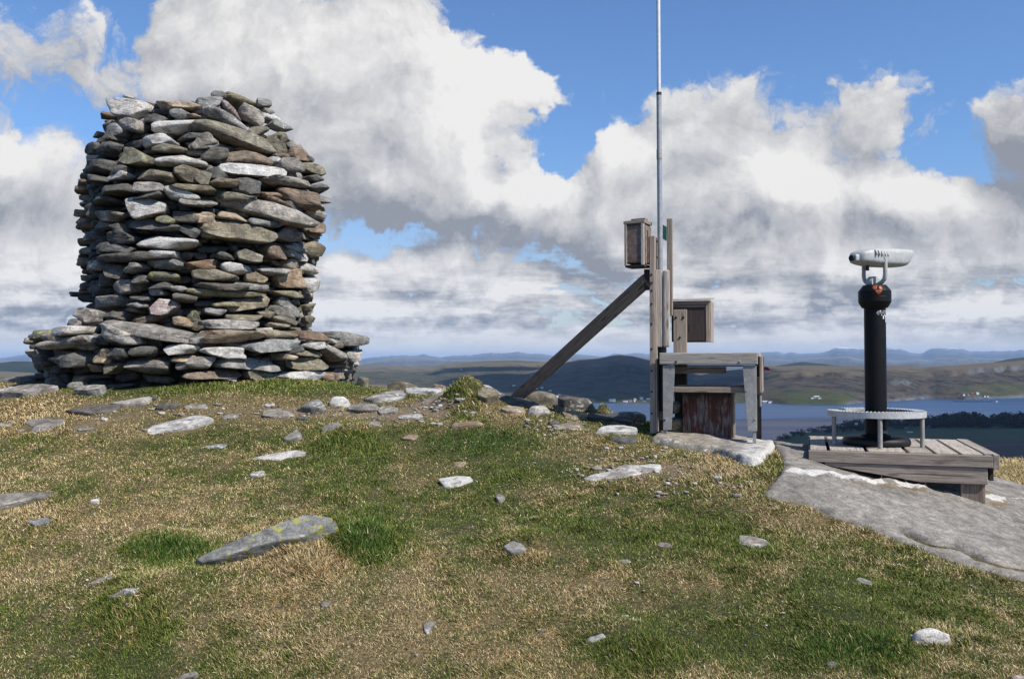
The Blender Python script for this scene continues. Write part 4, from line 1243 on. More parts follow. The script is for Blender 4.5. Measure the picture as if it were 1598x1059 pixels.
    for (x, y, z) in ((xa, -.04, zt + .012), (xb, -.04, zt + .012), (xb, dp, zt + .05), (xa, dp, zt + .05), (xa, -.04, zt + .0), (xb, -.04, zt - .0), (xb, dp, zt + .038), (xa, dp, zt + .038)):
        bm.verts.new((x, y, z))
    bm.verts.ensure_lookup_table()
    vv = bm.verts
    for fc in ((0, 1, 2, 3), (7, 6, 5, 4), (0, 4, 5, 1), (1, 5, 6, 2), (2, 6, 7, 3), (3, 7, 4, 0)):
        bm.faces.new([vv[k] for k in fc])
    bm_obj('lid', bm, tin, lb, bevel=.003)
    cp = vboard(lb, 'post', 1050.6, 1071.4, 483, 575, -.045 + dpt, .04, WOOD)
    cp.location.y -= dpt
    for x, y in ((1055, 495), (1066.5, 495), (1061, 526.5)):
        p = loc_of(x, y, dpt - .045); p.y -= dpt
        bolt(lb, p, .011)

    # ---------------- table
    tb = root_at('table', 'weathered wooden table on tapered galvanised steel legs, beside the mast stand', 'table')
    hboard(tb, 'front_board', 1028.6, 1182.2, 550.2, 568.6, -.06, .05, WOOD_PALE_GREY(), bevel=.007)
    z_t = loc_of(1100, 550.2, -.06).z
    xl, xr = loc_of(1028.6, 559, -.06).x, loc_of(1182.2, 559, -.06).x
    for k in range(5):
        y = .05 + k * .125
        board('top_board', (xl + .005, y + .005, z_t - .018), (xr + .008, y + .005, z_t - .018), .112, .034, WOOD_PALE, tb, bevel=.005)
    for k in range(3):
        y = .03 + k * .2
        board('end_board', (xr + .024, y, z_t - .34 + .08 * (k == 0) * 0), (xr + .024, y, z_t - .03), .085, .024, WOOD, tb, up=(1, 0, 0), bevel=.006)
    board('end_rail', (xr + .002, -.004, z_t - .075), (xr + .002, .62, z_t - .075), .09, .02, WOOD_DARK, tb, up=(1, 0, 0))
    hboard(tb, 'apron', 1053, 1133, 572, 582.2, .05, .04, WOOD_BROWN)
    hboard(tb, 'apron', 1040, 1160, 569.5, 571.5, .0, .05, WOOD_DARK)
    hboard(tb, 'shelf', 1049.5, 1162, 603.6, 612.4, .0, .03, WOOD)
    zs = loc_of(1100, 603.6, .0).z
    for k in range(3):
        board('shelf_board', (xl + .12, .10 + k * .14, zs - .004), (xr - .12, .10 + k * .14, zs - .004), .12, .022, WOOD_BROWN, tb, bevel=.003)
    hboard(tb, 'shelf_block', 1153, 1161.5, 600.3, 604, .05, .05, WOOD_BROWN)
    # tapered folded plates
    for poly, tx in ((((1034.2, 569.8), (1053.2, 569.8), (1047.8, 670.5), (1034.8, 670.5)), (1034.8, 1039.8, 682.5)),
                     (((1158.8, 569.8), (1180.2, 569.8), (1179.8, 672.8), (1166.8, 672.8)), (1174.6, 1180, 694.5))):
        pts = [loc_of(x, y, -.045) for x, y in poly]
        lg = prism('leg', [(q.x, q.z) for q in pts], -.045, -.037, GALV, tb, .0015)
        # flange behind the outer edge
        xa = pts[0].x if tx[0] < 1100 else pts[1].x - .006
        prism('flange', [(xa, pts[0].z), (xa + .006, pts[0].z), (xa + .006, pts[2].z), (xa, pts[2].z)], -.0365, .05, GALV, lg, .001)
        a, b = loc_of(tx[0], 670, -.03), loc_of(tx[1], tx[2], -.03)
        zb = min(b.z, gz1(*to_world((a.x + b.x) / 2, -.02)) - _o.z) - .01
        ft = board('foot', ((a.x + b.x) / 2, -.016, zb), ((a.x + b.x) / 2, -.016, pts[2].z + .25), abs(b.x - a.x), .028, GALV, lg, up=(0, -1, 0), bevel=.002)
    for (x, y) in ((1055, 564.3), (1154.3, 563.8)):
        bolt(tb, loc_of(x, y, -.06), .009, GALV if x > 1100 else STEEL_DARK)
    bolt(tb, loc_of(1037, 655, -.0455), .009, STEEL_DARK)
    for (x, y) in ((1165, 609), (1178, 654)):
        bolt(tb, loc_of(x, y, -.0455), .006, GALV)
    # rear legs and the small fittings under the right end
    for x in (1036, 1183.2):
        q = loc_of(x, 600, .5)
        board('rear_leg', (q.x, .52, gz1(*to_world(q.x, .52)) - _o.z - .03), (q.x, .52, z_t - .05), .05, .045, WOOD_DARK, tb, up=(0, -1, 0))
    vboard(tb, 'hung_block', 1180.4, 1187.2, 588, 616, .10, .05, WOOD_DARK)
    vboard(tb, 'hung_rod', 1185.2, 1188.6, 617, 634.5, .20, .012, GALV)
    vboard(tb, 'hung_rod', 1183.9, 1187, 571, 581, .05, .02, GALV)
    q = loc_of(1195.5, 575.5, .45)
    tube('red_handle', [(q.x - .015, .45, q.z + .012), (q.x + .01, .45, q.z + .004), (q.x + .028, .45, q.z - .008)], [.012, .014, .010], plain('red_plastic', (.30, .012, .012), .4), tb, 10)

    # ---------------- red crate under the table
    cr = root_at('crate', 'wooden crate with peeling dark red paint under the table', 'crate', (0, .14, 0))
    RED = peeled()
    a, b = loc_of(1065.4, 684, .14), loc_of(1141.6, 684, .14)
    zt = loc_of(1100, 612.3, .14).z
    zb = loc_of(1100, 685, .14).z
    board('front_panel', ((a.x + b.x) / 2, .012, zb), ((a.x + b.x) / 2, .012, zt), b.x - a.x, .024, RED, cr, up=(0, -1, 0), bevel=.003)
    board('body', ((a.x + b.x) / 2, .215, zb + .004), ((a.x + b.x) / 2, .215, zt - .012), b.x - a.x - .03, .37, WOOD_DARK, cr, up=(0, -1, 0))
    board('side_panel', (b.x - .002, .21, zb), (b.x - .002, .21, zt - .004), .36, .022, WOOD, cr, up=(1, 0, 0), bevel=.003)
    board('corner_post', (b.x + .018, .05, zb), (b.x + .018, .05, zt), .05, .018, WOOD, cr, up=(1, 0, 0), bevel=.002)
    for x0, x1, y0, y1 in ((1129.3, 1140.5, 685.3, 693.5), (1064.5, 1077, 685.3, 692)):
        p0, p1 = loc_of(x0, y0, .14), loc_of(x1, y1, .14)
        board('skid', ((p0.x + p1.x) / 2, .0, (p0.z + p1.z) / 2), ((p0.x + p1.x) / 2, .40, (p0.z + p1.z) / 2), p1.x - p0.x, abs(p0.z - p1.z) + .004, WOOD_DARK, cr)
    # stones tucked behind the left leg
    q = loc_of(1053, 681, .16)
    w0 = to_world(q.x, .2)
    for k, (dx, dz, s, lab) in enumerate(((0, .03, .10, 'lichened grey stone lying between the left table leg and the red crate'), (-.01, .19, .07, 'pale round stone sitting on the lichened one behind the left table leg'))):
        r = np.random.default_rng(600 + k)
        V, qd, tr = stone_geo(s * .8, s, s * (.75 if k == 0 else .8), shape_of('lens', r), 28, 16, .6, 5, .07, r=r, bedb=False)
        tint, aux = stone_attr(len(V), 'og'[k], r); aux[:, 1] = .44 if k == 0 else .3
        o = link('rock', np_mesh('rock', V, qd, tr, {'tint': tint, 'aux': aux}), ROCKG, None, True)
        wx, wy = to_world(q.x + dx, .24)
        o.location = (wx, wy, gz1(wx, wy) + dz + .05)
        tag(o, lab, 'rock')


def to_world(lx, ly):
    return _o.x + lx * cs - ly * sn, _o.y + lx * sn + ly * cs


def hboard_l(root, name, x0, x1, zt, zb, y, th, mat):
    return board(name, (x0, y + th / 2, (zt + zb) / 2), (x1, y + th / 2, (zt + zb) / 2), zt - zb, th, mat, root, up=(0, -1, 0), bevel=.002)


_wps = None


def WOOD_PALE_GREY():  # slightly greyer tone of the pale wood, for the table's front board
    global _wps
    if _wps is None:
        _wps = wood('table_front_wood', (.43, .40, .355), (.25, .225, .195), stain_amt=.15)
    return _wps


def rusty_panel():
    M = Mat('worn_brown_panel')
    p = M.n('TexCoord').outputs['Object']
    n = M.noise(p, 22, 6, .7)
    n2 = M.noise(p, 90, 3, .6)
    c = M.mixc(M.ramp(n, .35, .7), (.13, .092, .075), (.23, .17, .14))
    c = M.mixc(M.math('MULTIPLY', M.ramp(n2, .6, .7), .6), c, (.33, .28, .25))
    g = M.n('SeparateXYZ', None, Vector=p)
    low = M.ramp(M.math('ADD', g.outputs[0], M.math('MULTIPLY', M.math('SUBTRACT', n, .5), .12)), -.10, -.17)
    c = M.mixc(M.math('MULTIPLY', low, .55), c, (.13, .055, .04))
    edge = M.ramp(M.math('ADD', M.math('ABSOLUTE', g.outputs[1]), M.math('MULTIPLY', M.math('SUBTRACT', n, .5), .05)), .055, .07)
    c = M.mixc(M.math('MULTIPLY', edge, .6), c, (.38, .33, .29))
    M.base(c); M.rough(.8); M.bump(n2, .3, .003)
    return M.m


def peeled():
    M = Mat('peeling_red_paint')
    p = M.n('TexCoord').outputs['Object']
    v = M.mapv(p, (2.0, 26, 8))
    n = M.noise(v, 2.1, 7, .7, .5)
    n2 = M.noise(M.mapv(p, (6, 70, 20)), 1.5, 4, .65)
    big = M.noise(p, 6, 3, .5)
    bare = M.mixc(M.ramp(n2, .35, .68), (.085, .068, .06), (.26, .215, .19))
    red = M.mixc(M.ramp(n2, .3, .7), (.05, .02, .015), (.115, .038, .027))
    f = M.ramp(M.math('ADD', n, M.math('MULTIPLY', M.math('SUBTRACT', big, .5), .55)), .44, .54)
    c = M.mixc(f, bare, red)
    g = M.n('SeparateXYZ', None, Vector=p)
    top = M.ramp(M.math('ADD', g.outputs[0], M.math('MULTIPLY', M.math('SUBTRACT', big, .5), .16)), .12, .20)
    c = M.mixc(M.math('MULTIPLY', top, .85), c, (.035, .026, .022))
    M.base(c); M.rough(.8); M.bump(M.math('ADD', f, n2), .5, .004)
    return M.m


build_stand()
# ------------------------------------------------------------------ viewing platform with the coin telescope
VY = math.radians(-18.9)
HD = .685                                     # deck below the eye
_v = P(1367.5, 692, 7.22)
VO = Vector((_v.x, _v.y, -HD))
vc, vs_ = math.cos(VY), math.sin(VY)


def v_at(px, py, z=None, y=None):
    """photograph pixel -> viewer axes, on the level z (world) or at local depth y"""
    a, b = ray(px, py)
    if z is not None:
        d = z / b
        q = Vector((a * d, d, z)) - VO
    else:
        n = Vector((-vs_, vc, 0))
        t = (n.dot(VO) + y) / (n.x * a + n.y)
        q = Vector((a * t, t, b * t)) - VO
    return Vector((q.x * vc + q.y * vs_, -q.x * vs_ + q.y * vc, q.z))


def v_world(x, y):
    return VO.x + x * vc - y * vs_, VO.y + x * vs_ + y * vc


def build_viewer():
    pf = empty('viewing_platform', VO, VY)
    tag(pf, 'low square platform of weathered planks standing on the sloping bedrock', 'platform')
    s = 7.2 / F
    fl, fr = v_at(1262.5, 703, z=-HD), v_at(1545, 706.5, z=-HD)
    bl, br = v_at(1261, 682.3, z=-HD), v_at(1494, 682.3, z=-HD)
    xl, xr = (fl.x + bl.x) / 2, (fr.x + br.x) / 2
    yf, yb = (fl.y + fr.y) / 2, (bl.y + br.y) / 2
    W_ = xr - xl
    # planks run from front to back with wide gaps
    cuts = [0, .115, .33, .555, .70, .835, .965]
    gap = .026
    for a, b in zip(cuts[:-1], cuts[1:]):
        x0, x1 = xl + W_ * a + gap / 2, xl + W_ * b - gap / 2
        # the plank under the column is cut around the base
        board('deck_plank', ((x0 + x1) / 2, yf + .028, -.016), ((x0 + x1) / 2, yb - .028, -.016), x1 - x0, .030, WOOD_PALE, pf, bevel=.003)
    for y in (yf + .25, (yf + yb) / 2, yb - .25):
        board('joist', (xl + .03, y, -.085), (xr - .03, y, -.085), .05, .10, WOOD_DARK, pf)
    sc = (VO.y + yf) / F
    board('front_board', (xl, yf, -.053), (xr - .0, yf, -.053), 18.0 * sc, .045, WOOD, pf, up=(0, -1, 0), bevel=.004)
    board('rear_board', (xl, yb, -.05), (xr, yb, -.05), .095, .04, WOOD, pf, up=(0, -1, 0), bevel=.004)
    board('left_board', (xl + .016, yf + .024, -.065), (xl + .016, yb - .02, -.065), .11, .030, WOOD_DARK, pf, up=(-1, 0, 0), bevel=.004)
    board('right_board', (xr + .022, yf - .02, -.052), (xr + .022, yb + .02, -.052), .11, .042, WOOD, pf, up=(1, 0, 0), bevel=.004)
    board('right_strip', (xr - .025, yf + .03, -.006), (xr - .025, yb, -.006), .05, .024, WOOD_PALE, pf, bevel=.003)
    # lower front board, cut on the slope of the rock, and its foot
    zt = -.053 - 9.0 * sc - .002
    zb2 = zt - 25 * sc
    pts = [(xl + .12, zt), (xr - .035, zt), (xr - .035, zb2), (xl + W_ * .62, zb2), (xl + .12, zt - .02)]
    bm = bmesh.new()
    y0, y1 = yf - .012, yf + .026
    A = [bm.verts.new((x, y0, z)) for x, z in pts]; B = [bm.verts.new((x, y1, z)) for x, z in pts]
    bm.faces.new(A); bm.faces.new(B[::-1])
    for k in range(len(pts)):
        bm.faces.new((A[k], B[k], B[(k + 1) % 5], A[(k + 1) % 5]))
    bm_obj('lower_board', bm, WOOD, pf, bevel=.004)
    for x, y in ((xr - .13, yf + .05), (xr - .1, yb - .08), (xl + .2, yb - .08)):
        wx, wy = v_world(x, y)
        g = gz1(wx, wy) - VO.z
        board('foot', (x, y, g - .06), (x, y, zb2 + .004 if y < 0 else -.04), .165, .07, WOOD_BROWN, pf, up=(0, -1, 0), bevel=.004)
    board('right_skirt', (xr + .0, yf + .05, zt - .05), (xr + .0, yb - .03, zt - .05), .10, .03, WOOD_DARK, pf, up=(1, 0, 0))

    # ---------------- telescope
    BLK = plain('black_paint', (.0045, .0047, .0052), .5, 0, .25, 12, .2)
    RUB = plain('black_base', (.010, .0103, .0115), .55, 0, .3, 9, .3)
    ALU = alu()
    k = 7.22 / F
    ts = empty('coin_telescope', VO, VY)
    tag(ts, 'silver coin telescope on a thick black column in the middle of the platform', 'telescope')
    zz = lambda py: (py and (P(1367.5, py, 7.22).z - VO.z))
    RB = 49.5 * k
    lathe('base', [(0, .002), (RB * .97, .002), (RB, .012), (RB, .038), (RB * .975, .055), (RB * .9, .066), (RB * .55, .072), (0, .072)], RUB, ts, n=56)
    lathe('base_ring', [(0, .07), (21 * k, .07), (21.5 * k, .076), (21 * k, .088), (17 * k, .092), (0, .092)], BLK, ts, n=48)
    rc = 16.0 * k
    lathe('column', [(rc, .088), (rc, zz(480.0))], BLK, ts, n=48)
    rn = 24.2 * k
    lathe('head', [(0, zz(480.6)), (18.8 * k, zz(480.4)), (19.3 * k, zz(479.8)), (rn, zz(471.2)), (rn * 1.0, zz(464)), (rn * .992, zz(463.4)), (rn, zz(462.8)), (rn, zz(454.5)), (17.5 * k, zz(445.6)), (17 * k, zz(445.1)), (0, zz(444.8))], BLK, ts, n=48)
    sharp(bpy.data.objects['head'], 15)
    # yoke; its axis is turned, the near arm to the right
    th = math.radians(-34) - VY                  # direction of the sight line, from +x
    ax = Vector((math.cos(math.radians(31)), math.sin(math.radians(31)), 0))
    M2 = Matrix.Rotation(-VY, 3, 'Z')
    ax = M2 @ ax                                 # in viewer axes
    pr = Vector((ax.y, -ax.x, 0))                # towards the camera-right arm
    zp = zz(401.0)
    arm = .103
    ztop = zz(446)
    for sgn, rr in ((1, 3.3 * k), (-1, 3.0 * k)):
        p = pr * (arm * sgn)
        pts = [Vector((p.x * .12, p.y * .12, ztop - .01)), Vector((p.x * .35, p.y * .35, ztop + .010)), Vector((p.x * .7, p.y * .7, ztop + .028)), Vector((p.x * .92, p.y * .92, ztop + .05)), Vector((p.x, p.y, ztop + .085)), Vector((p.x, p.y, zp))]
        cur = []
        for i in range(len(pts) - 1):
            for t in (0, .5): cur.append(pts[i].lerp(pts[i + 1], t))
        cur.append(pts[-1])
        tube('yoke_arm', cur, rr, ALU, ts, 18)
        lathe('pivot', [(0, -.016), (.034, -.016), (.036, -.012), (.036, .010), (.033, .014), (0, .014)], ALU, ts, Vector((p.x, p.y, zp)) , 28, axis=pr * sgn)
    # coin box under the body
    h = lathe('coin_dial', [(0, -.03), (.052, -.03), (.055, -.026), (.055, .026), (.052, .03), (0, .03)], ALU, ts, (-.012, 0, zz(441.5)), 36, axis=Vector((pr.x, pr.y, 0)))
    tube('stop_pin', [(-.09 * ax.x - .0, -.09 * ax.y, zz(423)), (-.09 * ax.x, -.09 * ax.y, zz(413))], .014, STEEL_DARK, ts, 12)
    # body, lofted along the sight line
    sec = [(x_ * 1.1, zc_ * 1.1, a_ * 1.06, b_ * .93) for x_, zc_, a_, b_ in [(-.305, .002, .028, .026), (-.300, .004, .034, .032), (-.268, .004, .036, .034), (-.262, .006, .060, .045), (-.235, .010, .082, .054), (-.18, .012, .098, .068), (-.10, .010, .106, .078), (0, .008, .108, .082), (.12, .006, .108, .083), (.22, .004, .107, .081), (.262, .002, .104, .078), (.275, .002, .098, .072)]]
    n = 36
    bm = bmesh.new(); rings = []
    zc0 = zz(403.2)
    for i, (x, zc, hw, hh) in enumerate(sec):
        rg = []
        for q in range(n):
            a = 2 * math.pi * q / n
            e = .52
            yy_ = hw * math.copysign(abs(math.cos(a)) ** e, math.cos(a))
            zl = zc + hh * math.copysign(abs(math.sin(a)) ** e, math.sin(a))
            xx = x
            if x > .1: xx = x + (x - .1) / .20 * (.75 * zl + .004)      # the hood reaches further at the top
            w = ax * (xx + .055) - pr * yy_
            rg.append(bm.verts.new((w.x, w.y, zc0 + zl + xx * .055)))
        rings.append(rg)
    for a, b in zip(rings[:-1], rings[1:]):
        for q in range(n): bm.faces.new((a[q], a[(q + 1) % n], b[(q + 1) % n], b[q]))
    bm.faces.new(rings[0]); bm.faces.new(rings[-1])
    body = bm_obj('body', bm, ALU, ts, smooth=True)
    sharp(body, 42)
    ep = ax * -.281
    lathe('eyepiece', [(0, -.004), (.020, -.004), (.024, 0), (.024, .016), (.017, .018), (.014, .010), (0, .010)], STEEL_DARK, body, Vector((ep.x, ep.y, zc0 - .015)), 24, axis=-ax)
    for i in range(5):
        x = -.125 + i * .036
        # cooling ribs on the shoulder of the casing
        w0 = ax * x + pr * .098; w1 = ax * (x + .0) + pr * .119
        tube('rib', [(w0.x, w0.y, zc0 + .052), ((w0.x + w1.x) / 2, (w0.y + w1.y) / 2, zc0 + .044), (w1.x, w1.y, zc0 + .016), (w1.x, w1.y, zc0 + .006)], [.006, .0085, .0085, .005], ALU, body, 10)
    # seam
    # orange stickers on the head, and the white print on the column
    ORG = plain('orange_sticker', (.25, .055, .022), .5, 0, .3, 60)

    def on_cyl(name, pts, r, zc_, mat, parent, lift=.0012, cone=None):
        """flat shape wrapped on a cylinder: pts are (angle metres, height) pairs; 0 faces the camera"""
        a0 = math.atan2(VO.x, VO.y)              # view direction of the column
        base = -math.pi / 2 - a0 + 0 - VY
        bm = bmesh.new()
        inner, outer = [], []
        m = len(pts)
        for sgn, lst in ((0.0003, inner), (lift, outer)):
            for (u, v_) in pts:
                rr = (r if cone is None else cone(v_)) + sgn
                an = base + u / r
                lst.append(bm.verts.new((rr * math.cos(an), rr * math.sin(an), zc_ + v_)))
        bm.faces.new(outer)
        bm.faces.new(inner[::-1])
        for i in range(m):
            bm.faces.new((inner[i], inner[(i + 1) % m], outer[(i + 1) % m], outer[i]))
        return bm_obj(name, bm, mat, parent)

    def on_rows(name, rows, r, zc_, mat, parent, cone):
        base = -math.pi / 2 - math.atan2(VO.x, VO.y) - VY
        m = 7
        bm = bmesh.new(); G = []
        for v_, u0, u1 in rows:
            rr = cone(v_) + .0012
            G.append([bm.verts.new((rr * math.cos(base + (u0 + (u1 - u0) * i / m) / r), rr * math.sin(base + (u0 + (u1 - u0) * i / m) / r), zc_ + v_)) for i in range(m + 1)])
        for A, B in zip(G[:-1], G[1:]):
            for i in range(m): bm.faces.new((A[i], A[i + 1], B[i + 1], B[i]))
        o = bm_obj(name, bm, mat, parent, smooth=True)
        sd_ = o.modifiers.new('film', 'SOLIDIFY'); sd_.thickness = .0008; sd_.offset = 1
        return o

    za, zb_ = zz(454.5), zz(445.6)
    cone = lambda v_: rn if v_ <= 0 else rn - (rn - 17.5 * k) * v_ / (zb_ - za)
    POR = plain('pale_orange_sticker', (.42, .15, .075), .5)
    on_rows('orange_sticker', [(0, -.0, .058), (-.012, .004, .053), (-.026, .014, .044), (-.042, .026, .033)], rn, za, ORG, ts, cone)
    on_rows('orange_sticker', [(.043, -.004, .034), (.03, -.022, .022), (.015, -.016, .016), (.002, -.004, .012)], rn, za, ORG, ts, cone)
    on_rows('orange_sticker', [(.036, .048, .062), (.02, .036, .064), (.004, .040, .062)], rn, za, POR, ts, cone)
    WHT = plain('white_print', (.72, .72, .70), .6, 0, .05)
    GRY = plain('grey_print', (.14, .14, .145), .6, 0, .05)
    zl = zz(490.6)
    R_ = rc

    def bar(x0, x1, z0, z1, mat=WHT, nm='printed_mark'):
        return on_cyl(nm, [(x0, z0), (x1, z0), (x1, z1), (x0, z1)], R_, zl, mat, ts)
    u = lambda px: R_ * math.asin(max(-.99, min(.99, (px - 1367.5) / 16.0)))
    v = lambda py: (490.6 - py) * k
    # hollow oval badge with two bright caps
    for i in range(7):
        x0 = 1372.0 + i * 1.55
        bar(u(x0), u(x0 + 1.62), v(490.2), v(487.4), GRY)
    on_cyl('printed_mark', [(u(1369.9), v(488.6)), (u(1371.2), v(486.8)), (u(1373.6), v(485.6)), (u(1373.6), v(486.5)), (u(1371.8), v(487.5)), (u(1371.2), v(489)), (u(1371.8), v(490.6)), (u(1373.6), v(491.3)), (u(1373.4), v(492.2)), (u(1371.0), v(491.1))][::-1], R_, zl, plain('light_grey_print', (.4, .4, .41), .6), ts)
    on_cyl('printed_mark', [(u(1374.0), v(486.9)), (u(1374.6), v(485.2)), (u(1375.6), v(484.9)), (u(1376.8), v(486.9))][::-1], R_, zl, WHT, ts)
    on_cyl('printed_mark', [(u(1378.4), v(486.9)), (u(1380.0), v(485.2)), (u(1382.6), v(485.2)), (u(1382.9), v(486.9))][::-1], R_, zl, WHT, ts)
    # letter T and the stroke beside it
    bar(u(1376.8), u(1381.6), v(493.0), v(491.2))
    bar(u(1378.9), u(1380.2), v(498.2), v(493.05))
    on_cyl('printed_mark', [(u(1381.6), v(493.2)), (u(1381.7), v(491.4)), (u(1382.5), v(492)), (u(1382.8), v(494)), (u(1382.85), v(503)), (u(1382.3), v(503)), (u(1382.2), v(495))][::-1], R_, zl, WHT, ts)
    zl = zz(672.6)
    on_cyl('white_sticker', [(u(1376.4), v(494.6)), (u(1382.8), v(494.4)), (u(1382.8), v(486.9)), (u(1376.4), v(487.2))][::-1], R_, zl, WHT, ts)
    on_cyl('grey_mark', [(u(1377.8), v(492.8)), (u(1381.4), v(492.6)), (u(1381.6), v(489.4)), (u(1377.6), v(489.4))][::-1], R_, zl, plain('faded_print', (.42, .42, .41), .6), ts, lift=.002)

    # ---------------- ring to step on
    rg = empty('step_ring', VO, VY)
    tag(rg, 'round galvanised step ring on straight legs around the foot of the telescope', 'step ring')
    Ro = 71.5 * k; Ri = Ro - .088
    zt, zb_ = P(1367, 645, 7.22).z - VO.z + .012, P(1367, 653.5, 7.22 - Ro).z - VO.z
    zt = zb_ + .048
    RM = plain('ring_steel', (.44, .44, .43), .5, .25, .15, 30)
    n = 72
    lathe('outer_band', [(Ro - .005, zb_), (Ro, zb_), (Ro, zt), (Ro - .005, zt), (Ro - .005, zb_)], RM, rg, n=n)
    lathe('inner_band', [(Ri, zb_), (Ri + .005, zb_), (Ri + .005, zt), (Ri, zt), (Ri, zb_)], RM, rg, n=n)
    # serrated grating between the bands
    bm = bmesh.new()
    for i in range(n):
        a = 2 * math.pi * i / n
        ca, sa = math.cos(a), math.sin(a)
        t = Vector((-sa, ca, 0)) * .0022
        e = Vector((ca, sa, 0))
        m = 6
        prev = None
        for j in range(m + 1):
            r_ = Ri + .005 + (Ro - .01 - Ri) * j / m
            z1 = zt + (.006 if j % 2 else -.002)
            cur = [bm.verts.new(e * r_ + t + Vector((0, 0, zt - .022))), bm.verts.new(e * r_ - t + Vector((0, 0, zt - .022))), bm.verts.new(e * r_ - t + Vector((0, 0, z1))), bm.verts.new(e * r_ + t + Vector((0, 0, z1)))]
            if prev:
                for q in range(4): bm.faces.new((prev[q], prev[(q + 1) % 4], cur[(q + 1) % 4], cur[q]))
            prev = cur
    bm_obj('grating', bm, plain('grating_zinc', (.66, .66, .65), .45, .15, .1), rg)
    for r_ in (Ri + .03, Ri + .06):
        lathe('grating_bar', [(r_ - .002, zt - .02), (r_ + .002, zt - .02), (r_ + .002, zt + .002), (r_ - .002, zt + .002), (r_ - .002, zt - .02)], RM, rg, n=n)
    # legs where the photograph shows them
    LG = [(1306.8, -.1), (1373, -1), (1432.3, -.1)]
    angs = []
    for px, s_ in LG:
        x = ((px - 1367.5) * k) / (Ro - .02)
        x = max(-.97, min(.97, x))
        a = math.asin(x)
        angs.append(a)
    view = math.atan2(VO.x, VO.y)
    for a in angs + [math.pi - .1]:
        an = -math.pi / 2 + a - view - VY
        lathe('leg', [(0, 0.001), (3.3 * k, .001), (3.3 * k, zb_ - .004), (4.4 * k, zb_ - .004), (4.4 * k, zb_ + .002), (0, zb_ + .002)], GALV, rg, ((Ro - .024) * math.cos(an), (Ro - .024) * math.sin(an), 0), 20)


def alu():
    M = Mat('cast_aluminium')
    p = M.pos()
    n = M.noise(p, 40, 5, .65)
    n2 = M.noise(M.mapv(p, (1, 1, 1)), 130, 3, .6)
    c = M.mixc(M.ramp(n, .3, .7), (.33, .338, .325), (.43, .436, .42))
    c = M.mixc(M.math('MULTIPLY', M.ramp(n2, .62, .72), .5), c, (.2, .2, .2))
    M.base(c); M.rough(.58)
    M.b.inputs['Metallic'].default_value = .1
    M.bump(n2, .15, .002)
    return M.m


build_viewer()
# ------------------------------------------------------------------ turf: straw and green blades
TUFT = [  # column, row, rx, ry in pixels, extra length, green shift, upright 0..1
    (270, 858, 70, 22, 1.0, .9, .8), (575, 842, 50, 40, 1.3, 1.0, .9), (470, 872, 90, 26, 1.3, -.5, .6), (545, 690, 55, 26, 1.0, .3, .7), (728, 624, 38, 30, 1.5, .3, .75), (1250, 798, 45, 8, .6, .1, .6), (1330, 828, 45, 8, .5, -.1, .6), (1420, 862, 50, 8, .6, .1, .6), (1510, 894, 50, 9, .6, 0, .6), (1180, 770, 16, 20, .6, 0, .6),
    (330, 606, 130, 12, .9, .4, .7), (545, 590, 30, 16, .9, .3, .7), (215, 960, 75, 45, .9, .1, .6), (1340, 1010, 90, 30, .8, .4, .7), (1000, 1020, 70, 34, .7, .4, .6),
    (1017, 672, 22, 16, .9, .3, .8), (1205, 725, 18, 22, .9, .1, .8), (945, 632, 18, 18, .5, .0, .5), (450, 595, 60, 14, .8, .2, .7), (60, 650, 70, 30, .8, -.4, .6), (50, 800, 60, 20, .6, -.4, .5), (110, 597, 30, 14, .4, .3, .6),
    (740, 690, 80, 22, .3, .5, .6), (1130, 745, 50, 26, .6, -.2, .6), (1110, 850, 160, 30, .25, .2, .6), (1480, 990, 70, 30, .5, -.2, .5), (820, 870, 40, 18, .6, -.3, .6),
]


